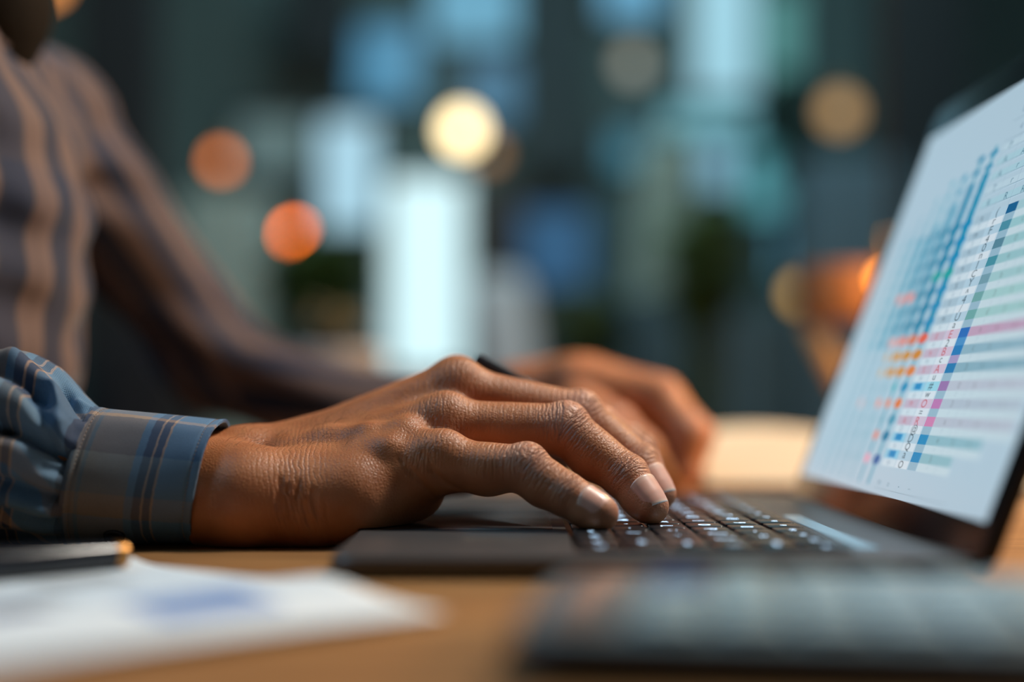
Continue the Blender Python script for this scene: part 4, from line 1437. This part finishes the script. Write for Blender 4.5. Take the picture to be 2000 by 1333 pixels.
# dark marker pen with a gold end on the papers
a = P(-140, 1122, .515); c = P(246, 1083, .572)
d = unit(c - a)
t = thing('marker_pen', 'thick dark marker pen with a gold end lying on the papers beside the cuff', 'pen', (a + c) / 2)
bm = bmesh.new(); tube(bm, [a, a + d * .002, a + d * .02, c - d * .006], [.0062, .0074, .0076, .0052], 26)
autosmooth(part('barrel', bm, mat('dark_slate_lacquer', (.014, .017, .024), .16), t, True), .7)
bm = bmesh.new(); tube(bm, [c - d * .0062, c - d * .005, c - d * .001, c], [.0050, .0053, .0050, .0034], 22)
autosmooth(part('end_cap', bm, mat('gold_metal', (.42, .20, .06), .35, 1), t, True), .7)

# ------------------------------------------------------------------ calculator at the front right
ct = thing('calculator', 'dark desk calculator with blue-grey keys lying in front of the laptop', 'calculator', (.10, .40, TABLE))
ang = math.radians(-8)
ca, sa = math.cos(ang), math.sin(ang)
O = np.array([.014, .449])
def CF(u, v, n):          # u along the long side to the right, v towards the camera
    return (O[0] + u * ca + v * sa * 1.0, O[1] + u * sa - v * ca, TABLE + n)
CTOP = .0150
bm = bmesh.new(); rounded_prism(bm, CF, 0, .152, 0, .118, .0015, CTOP, .016, 8, .002)
autosmooth(part('body', bm, mat('dark_plastic_shell', (.020, .021, .024), .35), ct), .5)
bm = bmesh.new(); rounded_prism(bm, CF, .003, .149, .003, .115, CTOP - .0004, CTOP + .0006, .014, 8, .0003)
autosmooth(part('top_plate', bm, mat('slate_top_plate', (.13, .21, .26), .25), ct), .5)
bm = bmesh.new(); rounded_prism(bm, CF, .008, .026, .012, .106, CTOP + .0003, CTOP + .0011, .003, 5)
part('display_window', bm, mat('smoked_display', (.20, .17, .155), .12), ct)
KM = [mat('blue_grey_key', (.34, .50, .58), .3), mat('deep_blue_key', (.020, .085, .26), .3), mat('pink_brown_key', (.30, .20, .17), .3)]
for i in range(6):
    for j in range(5):
        u = .031 + i * .0194; v = .012 + j * .0195
        bm = bmesh.new(); rounded_prism(bm, CF, u, u + .0156, v, v + .0152, CTOP + .0002, CTOP + .0024, .003, 4, .0006)
        km = KM[1] if (i, j) in ((0, 0), (0, 1)) else KM[0]
        o = autosmooth(part('key', bm, km, ct), .5)
        if km is KM[1]: o['label'] = 'deep blue key'
for (x, y) in ((.015, .015), (.137, .015), (.015, .103), (.137, .103)):
    p = CF(x, y, 0)
    bm = bmesh.new(); lathe(bm, [(.005, 0), (.005, .0018)], (p[0], p[1], TABLE + .0002), 16)
    part('rubber_foot', bm, M_rub, ct, True)

# ------------------------------------------------------------------ far things on the desk
# open book with thick cream pages behind the far hand
bt = thing('book', 'thick open book with cream pages on the desk behind the far hand', 'book', (.30, 1.17, TABLE))
BX0, BX1, BY0, BY1 = .146, .48, 1.095, 1.32
autosmooth(part('cover', BX(BX0 - .004, BX1 + .004, BY0 - .038, BY1 + .004, TABLE + .0005, TABLE + .0060, .001), mat('dark_grey_cover', (.05, .05, .06), .6), bt), .9)
M_page = mat('cream_pages', (.74, .62, .44), .7)
def pages(x0, x1, s):
    bm = bmesh.new()
    K = 24
    rows = []
    for i in range(K + 1):
        f = i / K
        x = x0 + (x1 - x0) * f
        z = TABLE + .0046 + .031 + .0085 * math.sin(PI * min(1, f * .95 + .05)) - (.012 * max(0, f - .85) / .15)
        rows.append([bm.verts.new((x, y, zz)) for y, zz in ((BY0 - .032, TABLE + .0062), (BY0, z), (BY1, z), (BY1, TABLE + .0046))])
    for p, q in zip(rows, rows[1:]):
        for k in range(4): bm.faces.new((p[k], p[(k + 1) % 4], q[(k + 1) % 4], q[k]))
    bm.faces.new(rows[0][::-1]); bm.faces.new(rows[-1])
    bmesh.ops.recalc_face_normals(bm, faces=bm.faces[:])
    return autosmooth(part('page_block', bm, M_page, bt), .6)
pages(BX0, .3062, 1); pages(BX1, .3068, -1)

# wooden desk lamp behind the screen
LY = 1.55
lt_ = thing('desk_lamp', 'wooden desk lamp with brown drum shade and slanted pale arm behind the laptop screen', 'lamp', P(1745, 904, LY))
x0, x1, z0, z1 = span(1562, 1720, 522, 626, LY)
bm = bmesh.new()
r = (x1 - x0) / 2
lathe(bm, [(r * .96, z0), (r, z0 + .002), (r, z1 - .002), (r * .98, z1), (r * .9, z1), (r * .9, z0 + .006), (.01, z0 + .006), (.01, z0)], ((x0 + x1) / 2, LY, 0), 40)
M_lw = grain(mat('brown_lamp_wood', (.33, .115, .024), .5), 14, .2, stretch=(1, 1, 6))
autosmooth(part('lamp_shade', bm, M_lw, lt_, True), .6)
M_ash = grain(mat('pale_ash_wood', (.72, .46, .20), .5), 14, .15)
p1 = P(1590, 628, LY + .0); p1 = p1 + np.array([-.004, -.0, 0]); p2 = P(1668, 790, LY); p3 = P(1745, 900, LY)
bm = bmesh.new(); tube(bm, [p1, p2], .0115, 16); part('upper_arm', bm, M_ash, lt_, True)
bm = bmesh.new(); tube(bm, [p2, (p3[0], p3[1], TABLE + .02)], .0115, 16); part('lower_arm', bm, M_ash, lt_, True)
bm = bmesh.new(); lathe(bm, [(.0135, -.014), (.0135, .014)], p2, 18); part('joint', bm, M_brass, lt_, True)
bm = bmesh.new(); lathe(bm, [(.07, 0), (.072, .004), (.07, .018), (.03, .022)], (p3[0], p3[1], TABLE + .0003), 32); autosmooth(part('base', bm, M_lw, lt_, True), .6)

# small pale pot with a dry plant on the far end of the desk
plant(600, 700, 606, 652, 1.68, 60, (.16, .15, .08), mat('pale_ceramic', (.30, .29, .30), .35), .062, 'small pale ceramic pot with a low plant on the far end of the desk', TABLE + .0005, .128, .035, 9)
